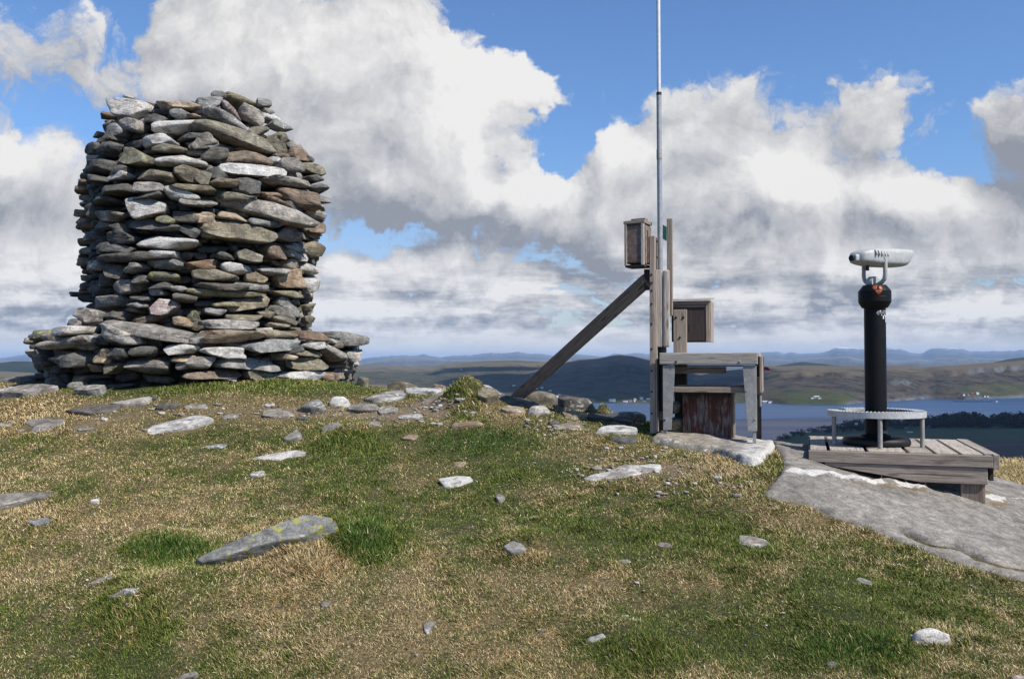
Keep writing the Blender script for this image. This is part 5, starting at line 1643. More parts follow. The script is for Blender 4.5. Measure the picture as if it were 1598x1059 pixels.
def build_grass():
    r = np.random.default_rng(12)
    xs, ys = [], []
    for (y0, y1, dens) in ((3.5, 4.6, 34000), (4.6, 5.6, 28000), (5.6, 6.8, 20000), (6.8, 8.2, 13000), (8.2, 10.2, 7000), (10.2, 14.5, 1500)):
        wmax = (y1 * .66 + .6)
        n = int(2 * wmax * (y1 - y0) * dens)
        x = r.uniform(-wmax, wmax, n); y = r.uniform(y0, y1, n)
        k = np.abs(x) < y * .66 + .5
        xs.append(x[k]); ys.append(y[k])
    x = np.concatenate(xs); y = np.concatenate(ys)
    # keep clear of stones, bare rock and the cairn
    ok = np.ones(len(x), bool)
    for cx, cy, c, s, ax, ay in FOOT:
        near = (np.abs(x - cx) < 2) & (np.abs(y - cy) < 2)
        dx, dy = x[near] - cx, y[near] - cy
        a = (dx * c + dy * s) / ax; b = (-dx * s + dy * c) / ay
        ok[near] &= (a * a + b * b) > .86
    for p in SHEETS:
        m = (x > p[:, 0].min()) & (x < p[:, 0].max()) & (y > p[:, 1].min()) & (y < p[:, 1].max())
        sd = poly_sd(x[m], y[m], p)
        ok[m] &= sd < .05 + .09 * (r.random(m.sum()) - .6)
    ok &= np.hypot(x + 4.1, y - CY_) > 1.98
    x, y = x[ok], y[ok]
    z = gz(x, y)
    u, v = px_of(x, y, z)
    g, b = cover(x, y, z)
    lenf = .75 + .35 * fbm2(x, y, 3.0, 3, 71)
    up = np.full(len(x), .25) + .15 * fbm2(x, y, 4, 3, 72)
    gs = np.zeros(len(x))
    for cx, cy, rx, ry, le, gsh, upr in TUFT:
        k = np.exp(-(((u - cx) / rx) ** 2 + ((v - cy) / ry) ** 2) ** 1.5)
        lenf += le * k; up = np.maximum(up, upr * k); gs += gsh * k
    far_dry = sstep(1490, 1540, u) * sstep(775, 750, v)
    lenf = lenf + far_dry * 1.6; up = np.maximum(up, .6 * far_dry)
    clump = fbm2(x, y, 11, 3, 73)
    g = np.clip(g + gs + .22 * clump, 0, 1) * (1 - far_dry)
    keep = r.random(len(x)) > np.clip(b * 1.5 - .3, 0, .9) + np.clip(-clump * .3, 0, .25) * (g < .4)
    x, y, z, g, b, lenf, up, u, v, clump = (q[keep] for q in (x, y, z, g, b, lenf, up, u, v, clump))
    n = len(x)
    d = np.hypot(x, y)
    green = r.random(n) < sstep(.12, .98, g) * .9 + .03
    L = np.where(green, r.uniform(.016, .036, n), r.uniform(.014, .046, n)) * np.clip(lenf, .45, 3.2)
    L *= np.clip(1 + .5 * clump, .5, 1.6)
    tilt = np.where(green, r.normal(.75, .25, n), r.normal(1.12, .22, n)) * (1 - .55 * np.clip(up, 0, 1))
    tilt = np.clip(tilt, .05, 1.45)
    az = r.uniform(0, 2 * math.pi, n)
    az = np.where(r.random(n) < .35, 2.2 + r.normal(0, .5, n) + 2 * clump, az)
    w = (.0010 + .0006 * r.random(n)) * np.clip(d / 4.6, .9, 2.4) * np.where(lenf > 1.3, 1.15, 1)
    hx, hy = np.cos(az), np.sin(az)
    px_, py_ = -hy, hx
    st, ct = np.sin(tilt), np.cos(tilt)
    t2 = np.clip(tilt + np.where(green, .35, .25) + .2 * r.normal(size=n), 0, 1.75)
    base = np.stack([x, y, z - .004], 1)
    mid = base + np.stack([hx * st, hy * st, ct], 1) * (L * .55)[:, None]
    tip = mid + np.stack([hx * np.sin(t2), hy * np.sin(t2), np.cos(t2)], 1) * (L * .45)[:, None]
    sw = np.stack([px_, py_, r.normal(0, .35, n)], 1) * w[:, None]
    V = np.empty((n, 5, 3))
    V[:, 0] = base - sw; V[:, 1] = base + sw; V[:, 2] = mid + sw * .85; V[:, 3] = mid - sw * .85; V[:, 4] = tip
    i = np.arange(n)[:, None] * 5
    quads = i + np.array([[0, 1, 2, 3]])
    tris = i + np.array([[3, 2, 4]])
    # colours of the blades themselves
    q = r.random(n)[:, None]
    straw = np.where(q < .22, [.60, .49, .29], np.where(q < .76, [.385, .288, .14], np.where(q < .93, [.235, .16, .072], [.12, .085, .04])))
    straw = straw * r.uniform(.8, 1.28, (n, 1))
    reddish = np.clip(fbm2(x, y, 2.3, 3, 74) * 1.0, 0, .35)[:, None]
    straw = straw * (1 - reddish) + straw * np.array([.92, .76, .62]) * reddish
    q2 = r.random(n)[:, None]
    gr = np.where(q2 < .4, [.050, .082, .012], np.where(q2 < .8, [.100, .132, .020], [.19, .19, .048])) * r.uniform(.75, 1.25, (n, 1))
    dk = np.zeros(n)
    for cx, cy, rx, ry in ((270, 858, 60, 18), (575, 842, 42, 34), (740, 690, 80, 20), (1340, 1010, 80, 24)):
        dk = np.maximum(dk, np.exp(-(((u - cx) / rx) ** 2 + ((v - cy) / ry) ** 2) ** 1.5))
    gr = gr * (1 - .35 * dk[:, None]) * (1 + np.array([-.25, .12, -.1]) * dk[:, None])
    fd = far_dry[keep][:, None] if len(far_dry) == len(keep) else 0
    straw = straw * (1 - fd) + np.array([.42, .33, .16]) * r.uniform(.7, 1.15, (n, 1)) * fd
    c = np.where(green[:, None], gr, straw)
    C4 = np.repeat(np.concatenate([c, np.ones((n, 1))], 1)[:, None, :], 5, 1)
    me = np_mesh('grass', V.reshape(-1, 3), quads, tris, {'tint': C4.reshape(-1, 4)})
    M = Mat('grass_blades')
    M.base(M.attr('tint').outputs['Color']); M.rough(.75)
    M.b.inputs['Specular IOR Level'].default_value = .18
    o = link('grass', me, M.m)
    tag(o, 'short turf of straw and green grass', 'grass', None, 'stuff')
    print('blades', n)

    # chips of quartz and grit lying about
    Vs, Qs, Ts, Tn, Ax = [], [], [], [], []
    nv = 0
    for k in range(400):
        if k < 120:
            px, py = r.uniform(0, 1598), r.uniform(640, 1055)
        else:
            cx, cy, rx, ry = [(640, 645, 90, 16), (950, 735, 90, 12), (250, 650, 160, 22), (1000, 712, 70, 14), (680, 630, 40, 10), (1100, 760, 90, 20), (480, 645, 180, 16), (860, 665, 40, 12)][r.integers(8)]
            px, py = r.normal(cx, rx * .6), r.normal(cy, ry * .6)
        a, b_ = ray(px, py)
        q = hit(px, py) if k % 1 == 0 else None
        if poly_hit(q.x, q.y): continue
        s = r.uniform(.003, .008) if k < 120 else r.uniform(.004, .016)
        if k >= 320:
            s *= 2.4
        Vv, qd, tr = stone_geo(s * r.uniform(.8, 1.8), s, s * (r.uniform(.5, .9) if k < 320 else r.uniform(.25, .5)), shape_of('block', r), 12, 8, .4, 5, .06, r=r)
        t, ax_ = stone_attr(len(Vv), 'wwtgp'[r.integers(5)], r)
        Vs.append(Vv + np.array([q.x, q.y, q.z + s * (.5 if k < 320 else .08) + .004])); Qs.append(qd + nv); Ts.append(tr + nv); Tn.append(t); Ax.append(ax_); nv += len(Vv)
    o = link('pebbles', np_mesh('pebbles', np.vstack(Vs), np.vstack(Qs), np.vstack(Ts), {'tint': np.vstack(Tn), 'aux': np.vstack(Ax)}), ROCKG, None, True)
    tag(o, 'small pale chips of stone scattered in the turf', 'pebbles', None, 'stuff')


def poly_hit(x, y):
    if math.hypot(x + 4.1, y - CY_) < 2.2: return True
    for p in SHEETS:
        if poly_sd(np.array([x]), np.array([y]), p)[0] > -.03: return True
    return False


build_grass()
# ------------------------------------------------------------------ the fjord and the land beyond
def water():
    M = Mat('fjord_water')
    p = M.pos()
    n = M.noise(M.mapv(p, (.05, .12, 1)), 1, 4, .6)
    big = M.noise(M.mapv(p, (.0012, .006, 1), (0, 0, .25)), 1, 5, .6)
    M.base(M.mixc(M.ramp(big, .35, .7), (.010, .040, .105), (.022, .064, .145)))
    M.rough(M.ramp(big, .35, .7, .3, .42))
    M.b.inputs['IOR'].default_value = 1.33
    M.b.inputs['Specular IOR Level'].default_value = .22
    M.bump(n, .35, 1.2)
    return M.m


bm = bmesh.new()
S_ = 70000
for x, y in ((-S_, -S_), (S_, -S_), (S_, S_), (-S_, S_)): bm.verts.new((x, y, SEA))
bm.faces.new(bm.verts)
tag(bm_obj('water', bm, water()), 'blue fjord water', None, None, 'structure')


def hill_mat(name, wood_a, wood_b, moor, rocky, field=None, scale=1.0, snow=None, cliff=.85):
    """woods, moor on the tops, bare rock where it is steep, fields near the shore (attribute)"""
    M = Mat(name)
    g = M.n('NewGeometry')
    p = g.outputs['Position']
    nz = M.n('SeparateXYZ', None, Vector=g.outputs['Normal']).outputs[2]
    a = M.n('SeparateColor', None, Color=M.attr('land').outputs['Color'])       # r: height share, g: field, b: random
    n1 = M.noise(p, .012 * scale, 6, .65)
    n2 = M.noise(p, .07 * scale, 5, .65)
    n3 = M.noise(M.mapv(p, (1, 1, .25)), .03 * scale, 5, .7)
    n4 = M.noise(p, .16 * scale, 3, .7)
    n5 = M.noise(M.mapv(p, (1, 1, 2.5)), .02 * scale, 5, .7)
    c = M.mixc(M.ramp(M.math('ADD', M.math('MULTIPLY', n5, .55), M.math('ADD', M.math('MULTIPLY', n2, .25), M.math('MULTIPLY', n4, .2))), .40, .60), wood_a, wood_b)
    c = M.mixc(M.ramp(M.math('ADD', a.outputs[0], M.math('MULTIPLY', M.math('SUBTRACT', n1, .5), 1.1)), .62, .92), c, moor)
    st = M.ramp(M.math('ADD', nz, M.math('MULTIPLY', M.math('SUBTRACT', n3, .5), .9)), cliff, cliff - .22)
    c = M.mixc(st, c, scale_col(M, rocky, M.ramp(n3, .3, .7, .45, 1.5)))
    if field is not None:
        f2 = M.mixc(M.ramp(n1, .4, .6), field, (field[0] * 1.9, field[1] * 1.05, field[2] * 1.1))
        c = M.mixc(a.outputs[1], c, f2)
    if snow is not None:
        zz_ = M.n('SeparateXYZ', None, Vector=p).outputs[2]
        c = M.mixc(M.math('MULTIPLY', M.ramp(M.math('ADD', zz_, M.math('MULTIPLY', M.math('SUBTRACT', n3, .5), 420)), snow, snow + 45), .7), c, (.7, .72, .75))
    M.base(c); M.rough(.95)
    M.b.inputs['Specular IOR Level'].default_value = .1
    M.bump(n2, .5, 4.0 if scale == 1.0 else 12.0)
    return M.m


def hill(name, label, sky, d_ridge, shore, mat, noise_h=6.0, n_u=420, n_v=46, curve=.8, u0=-900, u1=2500, fields=None, cliffs=None, seed=0, freq=.006, back=.6, d_shore=None, rag=0.0, z_foot=None):
    """sky: ridge line as (column, row); shore: (column, row at sea level) or a distance"""
    us = np.linspace(u0, u1, n_u)
    s = np.array(sky, float)
    ry = np.interp(us, s[:, 0], s[:, 1])
    ry = ry + rag * fbm2(us, us * 0, .03, 6, seed + 3, .62)
    dr = np.full(n_u, float(d_ridge)) if np.isscalar(d_ridge) else np.interp(us, np.array(d_ridge)[:, 0], np.array(d_ridge)[:, 1])
    if d_shore is None:
        h = np.array(shore, float)
        sy = np.interp(us, h[:, 0], h[:, 1])
        ds = -SEA * F / (sy - HZ)
    else:
        ds = np.full(n_u, float(d_shore))
    zr = (HZ - ry) / F * dr
    zf = np.full(n_u, SEA - 2.0 if z_foot is None else z_foot)
    t = np.concatenate([np.linspace(0, 1, n_v), 1 + np.linspace(0, back, 10)[1:]])
    U, T = np.meshgrid(us, t, indexing='ij')
    D = ds[:, None] + (dr - ds)[:, None] * T
    X = (U - CXP) / F * D
    pr = np.where(T <= 1, np.clip(T, 0, 1) ** curve, np.maximum(1 - (T - 1) * 1.3, 0))
    if cliffs is not None:
        # a band of cliffs between two shares of the height
        for (ca, cb, t0, t1, amt) in cliffs:
            k = np.exp(-((U - (ca + cb) / 2) / ((cb - ca) / 2)) ** 4) * amt
            jit = .10 * fbm2(U, T * 40, .03, 4, seed + 9)
            stp = sstep(t0, t0 + .035, T + jit) * (t1 - t0) - sstep(t0, t1 + .12, T + jit) * (t1 - t0)
            pr = np.where(T <= 1, pr + k * stp * 1.5, pr)
    Z = zf[:, None] + (zr - zf)[:, None] * pr
    env = np.clip(np.minimum(T * 3, 1), 0, 1) * np.where(T <= 1, np.clip((1 - T) * 4, .12, 1), .5)
    Z = Z + noise_h * env * (fbm2(X, D, freq, 6, seed, .55) + .25 * fbm2(X, D, freq * 14, 3, seed + 5))
    V = np.stack([X.ravel(), D.ravel(), Z.ravel()], 1)
    fl = np.zeros_like(X)
    for (fu, ft, ru, rt, am) in fields or ():
        fl = np.maximum(fl, am * sstep(1.15, .85, np.hypot((U - fu) / ru, (T - ft) / rt) + .25 * fbm2(U, T * 60, .03, 3, seed + 8)))
    hs = np.clip((Z - SEA) / np.maximum((zr - SEA)[:, None], 1), 0, 1.2)
    A = np.stack([hs.ravel(), np.clip(fl, 0, 1).ravel(), np.zeros(X.size), np.ones(X.size)], 1)
    me = np_mesh(name, V, grid_quads(n_u, len(t)), None, {'land': A})
    o = link(name, me, mat, None, smooth=True)
    tag(o, label, None, None, 'structure')
    return o


H_WOOD = hill_mat('far_hillside', (.015, .017, .013), (.074, .060, .044), (.105, .085, .055), (.095, .098, .105), (.036, .058, .018))
H_LEFT = hill_mat('left_hillside', (.030, .034, .020), (.075, .066, .045), (.12, .10, .06), (.14, .135, .13), (.036, .058, .018))
H_DARK = hill_mat('spruce_hill', (.014, .022, .018), (.022, .032, .024), (.03, .036, .026), (.05, .05, .05))
H_MT = hill_mat('mountain_rock', (.055, .06, .055), (.10, .095, .085), (.14, .135, .125), (.16, .16, .165), None, .06, 300)

SHORE_R = [(-900, 640), (500, 632), (900, 629), (1020, 628.5), (1190, 628), (1230, 631), (1310, 632), (1340, 629), (1400, 625.5), (1450, 622), (1500, 623), (1600, 620.5), (2500, 612)]


def build_far():
    # opposite shore: cliffs and woods on the right
    hill('hill', 'wooded ridge with bands of cliff across the water', [(-900, 640), (930, 640), (990, 618), (1040, 596), (1120, 580), (1185, 572), (1250, 570), (1310, 571), (1350, 571.5), (1400, 570), (1440, 573), (1480, 570), (1530, 567), (1560, 565), (1598, 562), (1750, 556), (2500, 560)], 2850, SHORE_R, H_WOOD, 7, 620, 60, .62,
         fields=[(1270, .07, 70, .10, .65), (1560, .12, 70, .10, .5), (1215, .10, 30, .08, .5), (1090, .05, 80, .06, .5), (1700, .1, 90, .1, .7), (1450, .75, 60, .04, .2)],
         cliffs=[(1185, 1350, .52, .68, .7), (1430, 1660, .54, .72, .75), (1380, 1420, .25, .42, .6), (1700, 2000, .5, .7, .8)], seed=11, rag=.8)
    # the rounded hill behind the strut, in the shade of a cloud
    hill('hill', 'rounded dark hill behind the strut, under a cloud', [(-900, 640), (560, 630), (700, 606), (800, 585), (850, 574), (880, 565), (905, 560.5), (935, 559), (950, 556), (965, 553.3), (985, 554.5), (1005, 560), (1035, 566), (1080, 575), (1150, 588), (1300, 620), (2500, 640)], 3300, SHORE_R, H_WOOD, 9, 500, 56, .75,
         fields=[(985, .03, 50, .05, .8)], cliffs=[(940, 1030, .4, .6, .6)], seed=23, rag=.5)
    # left: lower moorland ridge
    hill('hill', 'low moorland ridge on the left with fields on top', [(-900, 585), (-200, 580), (300, 572), (560, 570), (590, 569.5), (640, 571.5), (675, 572), (690, 568), (725, 565), (760, 563), (800, 562), (830, 563), (870, 566), (930, 575), (1100, 600), (2500, 640)], 4600, SHORE_R, H_LEFT, 12, 460, 50, .7,
         fields=[(790, .93, 60, .05, .8), (700, .7, 40, .05, .3), (620, .5, 60, .06, .25)], seed=37, rag=.6)
    hill('hill', 'flat brown foreland at the far left', [(-900, 578), (0, 579), (60, 582), (300, 590), (600, 600), (900, 628), (2500, 640)], 2600, SHORE_R, H_LEFT, 6, 300, 36, .7, seed=39, rag=.4)
    # dark wooded rises
    hill('hill', 'dark spruce covered rise behind the cliff ridge', [(-900, 600), (1150, 590), (1195, 572.5), (1230, 568.5), (1243, 566), (1252, 564.2), (1275, 566.5), (1300, 570), (1340, 574), (1480, 575), (1540, 568), (1570, 561), (1600, 556.5), (1650, 552), (2500, 575)], 4300, None, H_DARK, 4, 420, 26, .8, d_shore=3500, seed=41, rag=1.1, freq=.02)
    hill('hill', 'dark wooded hill at the left edge', [(-900, 560), (-200, 561), (0, 566.5), (25, 563), (45, 563.5), (110, 570), (200, 578), (2500, 600)], 3600, None, H_DARK, 4, 300, 26, .8, d_shore=3000, seed=43, rag=1.1, freq=.02)
    # blue mountains
    hill('mountains', 'far blue mountains with patches of snow', [(-900, 545), (-100, 553), (0, 557), (40, 553), (300, 555), (560, 560), (600, 557), (640, 555), (660, 551.5), (690, 555), (705, 553), (740, 552.5), (800, 551.5), (850, 552), (900, 552), (940, 553), (990, 552), (1005, 553), (1030, 554), (1060, 552), (1180, 551), (1205, 549.8), (1213, 547.6), (1222, 551), (1260, 551), (1292, 549.5), (1306, 543.5), (1322, 540.6), (1336, 541.5), (1350, 545), (1385, 543.5), (1402, 545), (1420, 549), (1440, 549), (1448, 545.5), (1460, 544), (1490, 543.6), (1505, 545), (1515, 547.5), (1540, 547), (1552, 544.8), (1562, 547.5), (1575, 545.5), (1600, 546), (1750, 541), (2500, 548)], 21000, None, H_MT, 70, 1100, 40, .8, d_shore=14000, seed=51, rag=5.5, freq=.0011)
    hill('mountains', 'lower blue foothills in front of the far mountains', [(-900, 560), (0, 562), (560, 566), (605, 562), (630, 557.5), (660, 556.5), (690, 560), (720, 563), (800, 561), (900, 563), (1000, 564), (1180, 560), (1240, 559), (1300, 557.5), (1326, 556), (1350, 560), (1400, 562), (1480, 559), (1520, 557.5), (1600, 560), (2500, 560)], 13000, None, H_MT, 60, 900, 36, .8, d_shore=8000, seed=57, rag=4.0, freq=.0018)

    # ---------------- lowland at the right: fields, a belt of trees and farms
    coast = [(1150, 712), (1185, 698), (1212, 690), (1232, 685), (1262, 678), (1300, 672), (1345, 668), (1430, 663), (1500, 661), (1600, 659), (1800, 656), (2500, 650)]
    c = np.array(coast, float)
    us = np.linspace(1150, 2400, 300)
    sy = np.interp(us, c[:, 0], c[:, 1])
    dsh = -SEA * F / (sy - HZ)
    tt = np.linspace(0, 1, 60)
    U, T = np.meshgrid(us, tt, indexing='ij')
    D = dsh[:, None] * (1 - T) + 420 * T
    X = (U - CXP) / F * D
    Z = SEA - 1 + 9 * sstep(0, .06, T) + 14 * sstep(.05, .6, T) * sstep(1150, 1300, U) + 3.0 * fbm2(X, D, .006, 4, 61) * sstep(0, .1, T)
    V = np.stack([X.ravel(), D.ravel(), Z.ravel()], 1)
    v_ = px_of(V[:, 0], V[:, 1], V[:, 2])[1].reshape(U.shape)
    u_ = px_of(V[:, 0], V[:, 1], V[:, 2])[0].reshape(U.shape)
    lim = np.interp(u_, [1150, 1400, 1480, 1530, 1600, 2000], [724, 712, 706, 692, 684, 680])
    plough = sstep(-2.5, 2.5, v_ - lim + 2.0 * fbm2(X, D, .01, 3, 63))
    A = np.stack([T.ravel(), plough.ravel(), np.zeros(T.size), np.ones(T.size)], 1)
    M = Mat('fields')
    a = M.n('SeparateColor', None, Color=M.attr('land').outputs['Color'])
    p = M.pos()
    n = M.noise(p, .02, 5, .6); n2 = M.noise(p, .3, 4, .6)
    st = M.noise(M.mapv(p, (.004, .05, 1), (0, 0, .3)), 1, 4, .6)
    gr = M.mixc(M.ramp(n, .35, .65), (.020, .040, .010), (.036, .062, .016))
    br = M.mixc(M.ramp(st, .35, .65), (.040, .026, .018), (.082, .056, .040))
    col = M.mixc(a.outputs[1], gr, br)
    M.base(scale_col(M, col, M.ramp(n2, .3, .7, .8, 1.2))); M.rough(.95)
    o = link('lowland', np_mesh('lowland', V, grid_quads(len(us), len(tt)), None, {'land': A}), M.m, None, True)
    tag(o, 'dark green and ploughed brown lowland by the shore', None, None, 'structure')

    def low_at(px, back=0.0):
        """a place on the lowland near its coast"""
        d = float(np.interp(px, us, dsh)) * (1 - back) + 420 * back
        i = int(np.argmin(abs(us - px))); j = int(round(back * 59))
        return Vector(((px - CXP) / F * d, d, float(Z[i, j])))

    # trees of the belt: bare spring crowns in many small faces, one mass of wood
    r = np.random.default_rng(77)
    LEAF = Mat('bare_wood_belt')
    nn = LEAF.noise(LEAF.pos(), .25, 4, .6)
    LEAF.base(LEAF.mixc(LEAF.ramp(nn, .35, .65), (.018, .020, .011), (.050, .042, .026))); LEAF.rough(.95)
    Vs, Ts = [], []
    nv = 0
    belt = []
    for px in np.arange(1288, 1375, 1.6): belt.append((px, r.uniform(.0, .22), r.uniform(6, 12) * np.interp(px, [1288, 1310, 1340], [.5, .9, 1.1])))
    for px in np.arange(1375, 1460, 2.4): belt.append((px, r.uniform(.04, .22), r.uniform(6, 14)))
    for px in np.arange(1455, 1545, 1.1): belt.append((px, r.uniform(.10, .26), r.uniform(12, 19) * np.interp(px, [1455, 1490, 1525, 1545], [.75, 1.05, 1.0, .6])))
    for px in np.arange(1548, 1562, 4): belt.append((px, r.uniform(.1, .2), r.uniform(11, 17)))
    for px in np.arange(1563, 1800, 1.3): belt.append((px, r.uniform(.12, .26), r.uniform(14, 19)))
    for px in np.arange(1215, 1288, 3.0): belt.append((px, r.uniform(.02, .12), r.uniform(3, 7)))
    for px, bk, hgt in belt:
        q = low_at(px, bk)
        n = 90
        c0 = np.array([q.x, q.y, q.z + hgt * .55])
        th = r.normal(size=(n, 3)); th /= np.linalg.norm(th, axis=1, keepdims=True)
        rad = np.array([hgt * .6, hgt * .6, hgt * .45]) * (r.random((n, 1)) ** .33)
        ctr = c0 + th * rad
        sz = hgt * r.uniform(.06, .13, (n, 1, 1))
        tri = ctr[:, None, :] + r.normal(size=(n, 3, 3)) * sz
        Vs.append(tri.reshape(-1, 3)); Ts.append(np.arange(n * 3).reshape(n, 3) + nv); nv += n * 3
        # trunk
        w = hgt * .03
        Vs.append(np.array([[q.x - w, q.y, q.z - 1], [q.x + w, q.y, q.z - 1], [q.x, q.y, q.z + hgt * .6]])); Ts.append(np.array([[0, 1, 2]]) + nv); nv += 3
    o = link('woods', np_mesh('woods', np.vstack(Vs), None, np.vstack(Ts)), LEAF.m)
    tag(o, 'dark belt of bare trees along the near shore', 'woods', None, 'stuff')

    # low breakwater
    q = low_at(1266, .0); q2 = P(1233, 675.0, 1220); q2.z = SEA
    bk = empty('breakwater', (0, 0, 0))
    tag(bk, 'thin dark breakwater running out into the water by the near shore', 'breakwater')
    p0 = Vector((P(1272, 675, 1190).x, 1190, SEA + .8)); p1 = Vector((P(1233, 675, 1225).x, 1225, SEA + .8))
    tube('stone_bank', [p0, p0.lerp(p1, .3), p0.lerp(p1, .7), p1], [2.6, 2.2, 2.0, 1.4], plain('bank_stone', (.03, .03, .03), .95, var=.5, scale=.4), bk, 8)

    # ---------------- houses
    WALLW = plain('white_boards', (.62, .62, .60), .7, var=.06, scale=.5)
    WALLR = plain('red_boards', (.22, .035, .028), .7, var=.1, scale=.5)
    WALLG = plain('grey_boards', (.25, .25, .25), .7, var=.1, scale=.5)
    ROOFD = plain('slate_roof', (.07, .07, .075), .7, var=.15, scale=.5)
    ROOFR = plain('tile_roof', (.17, .055, .04), .7, var=.15, scale=.5)
    ROOFG = plain('tin_roof', (.38, .39, .40), .6, var=.1, scale=.5)

    def house(pos, w, dpt, h, roof_h, wall, roof, label, rz=0.0, group='houses across the water', name='house'):
        e = empty(name, pos, rz)
        tag(e, label, 'house' if name == 'house' else name, group)
        bm = bmesh.new()
        bmesh.ops.create_cube(bm, size=1)
        for v in bm.verts: v.co = Vector((v.co.x * w, v.co.y * dpt, (v.co.z + .5) * (h + 1.5) - 1.5))
        bm_obj('wall', bm, wall, e)
        bm = bmesh.new()
        o_ = .4
        pr_ = [(-w / 2 - o_, -dpt / 2 - o_, h - .1), (w / 2 + o_, -dpt / 2 - o_, h - .1), (w / 2 + o_, dpt / 2 + o_, h - .1), (-w / 2 - o_, dpt / 2 + o_, h - .1), (-w / 2 - o_, 0, h + roof_h), (w / 2 + o_, 0, h + roof_h)]
        vv = [bm.verts.new(p_) for p_ in pr_]
        for fc in ((0, 1, 5, 4), (2, 3, 4, 5), (0, 4, 3), (1, 2, 5), (3, 2, 1, 0)): bm.faces.new([vv[k] for k in fc])
        bm_obj('roof', bm, roof, e)
        return e

    def far_pos(px, py):
        d = -SEA * F / (max(py, 612) - HZ)
        # rest it on the hill below it
        b = None
        dg = bpy.context.evaluated_depsgraph_get()
        a_, b_ = ray(px, py)
        dirv = Vector((a_, 1, b_)).normalized()
        ok, loc, nrm, _, ob, _ = SC.ray_cast(dg, dirv * 60, dirv, distance=9000)
        if ok and loc.y > 300: return loc
        return P(px, py, d)
    bpy.context.view_layer.update()
    FH = [  # column, row of the foot, width px, height px, wall, roof, label
        (955.5, 625.5, 10, 3.4, WALLW, ROOFG, 'long white shed at the water beside the mossy rock'),
        (976, 626.2, 8, 2.4, WALLW, ROOFR, 'low white boathouse with a pinkish roof on the far shore'),
        (984, 626, 5, 2.6, WALLG, ROOFD, 'grey boathouse right of the pinkish roofed one'),
        (990, 626, 2.6, 3.2, WALLW, ROOFD, 'narrow bright white house right at the far waterline'),
        (991, 623, 4, 2.4, WALLW, ROOFD, 'white house just above the narrow bright one'),
        (1001, 622.5, 5, 3.4, WALLW, ROOFG, 'white house with a tin roof in the far village'),
        (1011.5, 623, 6, 3.6, WALLW, ROOFD, 'biggest white house of the far village, next to the bolted plank'),
        (1005, 626, 7, 1.8, WALLG, ROOFD, 'flat grey quay shed below the village'),
        (838, 606.5, 4, 2.2, WALLW, ROOFD, 'white house low on the hillside beside the strut'),
        (846, 605.8, 4, 2.2, WALLW, ROOFG, 'white house right of the first one beside the strut'),
        (859, 610, 5, 2.8, WALLW, ROOFD, 'white house above the boulder by the strut'),
        (868, 620, 6, 3, WALLW, ROOFG, 'white house seen over the gap between two crest rocks'),
        (873, 616, 4, 2, WALLG, ROOFD, 'small grey house over the gap between two crest rocks'),
        (802, 602, 5, 3, WALLW, ROOFD, 'white house left of the strut against the dark hill'),
        (797, 605, 5, 2.4, WALLR, ROOFD, 'reddish house left of the strut, below the white one'),
        (720, 577, 3, 2, WALLW, ROOFD, 'tiny white house high on the left ridge'),
        (1202, 628, 6, 3.4, WALLW, ROOFD, 'white boathouse on the shore right of the table'),
        (1194, 628, 10, 3, WALLG, ROOFG, 'long grey shed on the shore right of the table'),
        (1267, 621.5, 4, 2.6, WALLW, ROOFD, 'left white farmhouse on the green field across the water'),
        (1274, 620.6, 8, 3.2, WALLG, ROOFG, 'grey barn on the green field across the water'),
        (1278.5, 621.6, 5, 2.4, WALLW, ROOFD, 'right white farmhouse on the green field across the water'),
        (1503.5, 616.5, 3, 3, WALLW, ROOFD, 'white house left of the red barn under the cliffs'),
        (1517, 615.5, 4.5, 3, WALLR, ROOFR, 'red barn under the cliffs'),
        (1525, 614.5, 4, 2.6, WALLW, ROOFG, 'white house right of the red barn under the cliffs'),
        (1511, 616.3, 3.5, 2, WALLG, ROOFR, 'small pinkish house between the white house and the red barn'),
        (1536, 618.6, 2.5, 2.4, WALLW, ROOFD, 'left of two small white boathouses under the cliffs'),
        (1541, 618.4, 3, 2, WALLW, ROOFD, 'right of two small white boathouses under the cliffs'),
    ]
    for px, py, w, h, wa, ro, lab in FH:
        q = far_pos(px, py)
        k = q.y / F
        house(q, w * k, max(6, w * k * .6), h * k * .62, h * k * .42, wa, ro, lab, r.uniform(-.2, .2))
    NH = [(1229, .03, 4.5, 3.2, WALLW, ROOFR, 'red roofed house on the near shore left of the platform'), (1238, .05, 4, 2.6, WALLG, ROOFD, 'grey house on the near shore left of the platform'),
          (1246, .03, 4, 2.8, WALLG, ROOFR, 'second red roofed house, closer to the left edge of the platform'), (1335, .20, 3, 2.6, WALLW, ROOFD, 'white house on top of the shore wood left of the column'),
          (1443, .16, 8, 3.4, WALLR, ROOFR, 'red roofed farm beside the right leg of the step ring'), (1450, .18, 5, 2.4, WALLW, ROOFG, 'white house attached to the red roofed farm'),
          (1418.5, .36, 4, 4.2, WALLW, ROOFD, 'white gabled house in front of the tree belt right of the column'), (1412, .20, 6, 2.4, WALLG, ROOFD, 'grey house at the tree belt just right of the column')]
    for px, bk_, w, h, wa, ro, lab in NH:
        q = low_at(px, bk_)
        k = q.y / F
        if px == 1335: q.z += 10
        house(q, w * k, max(6, w * k * .7), h * k * .6, h * k * .42, wa, ro, lab, r.uniform(-.3, .3) if px != 1418.5 else 1.4, 'houses on the near shore')
    # fish farm, its workboat, and a small boat
    k = -SEA * F / (626.5 - HZ)
    ff = empty('fish_farm', (P(1520, 626.5, k).x, k, SEA))
    tag(ff, 'line of dark round fish pens floating off the far shore', 'fish farm')
    PEN = plain('pen_plastic', (.02, .045, .045), .6, scale=1)
    kk = k / F
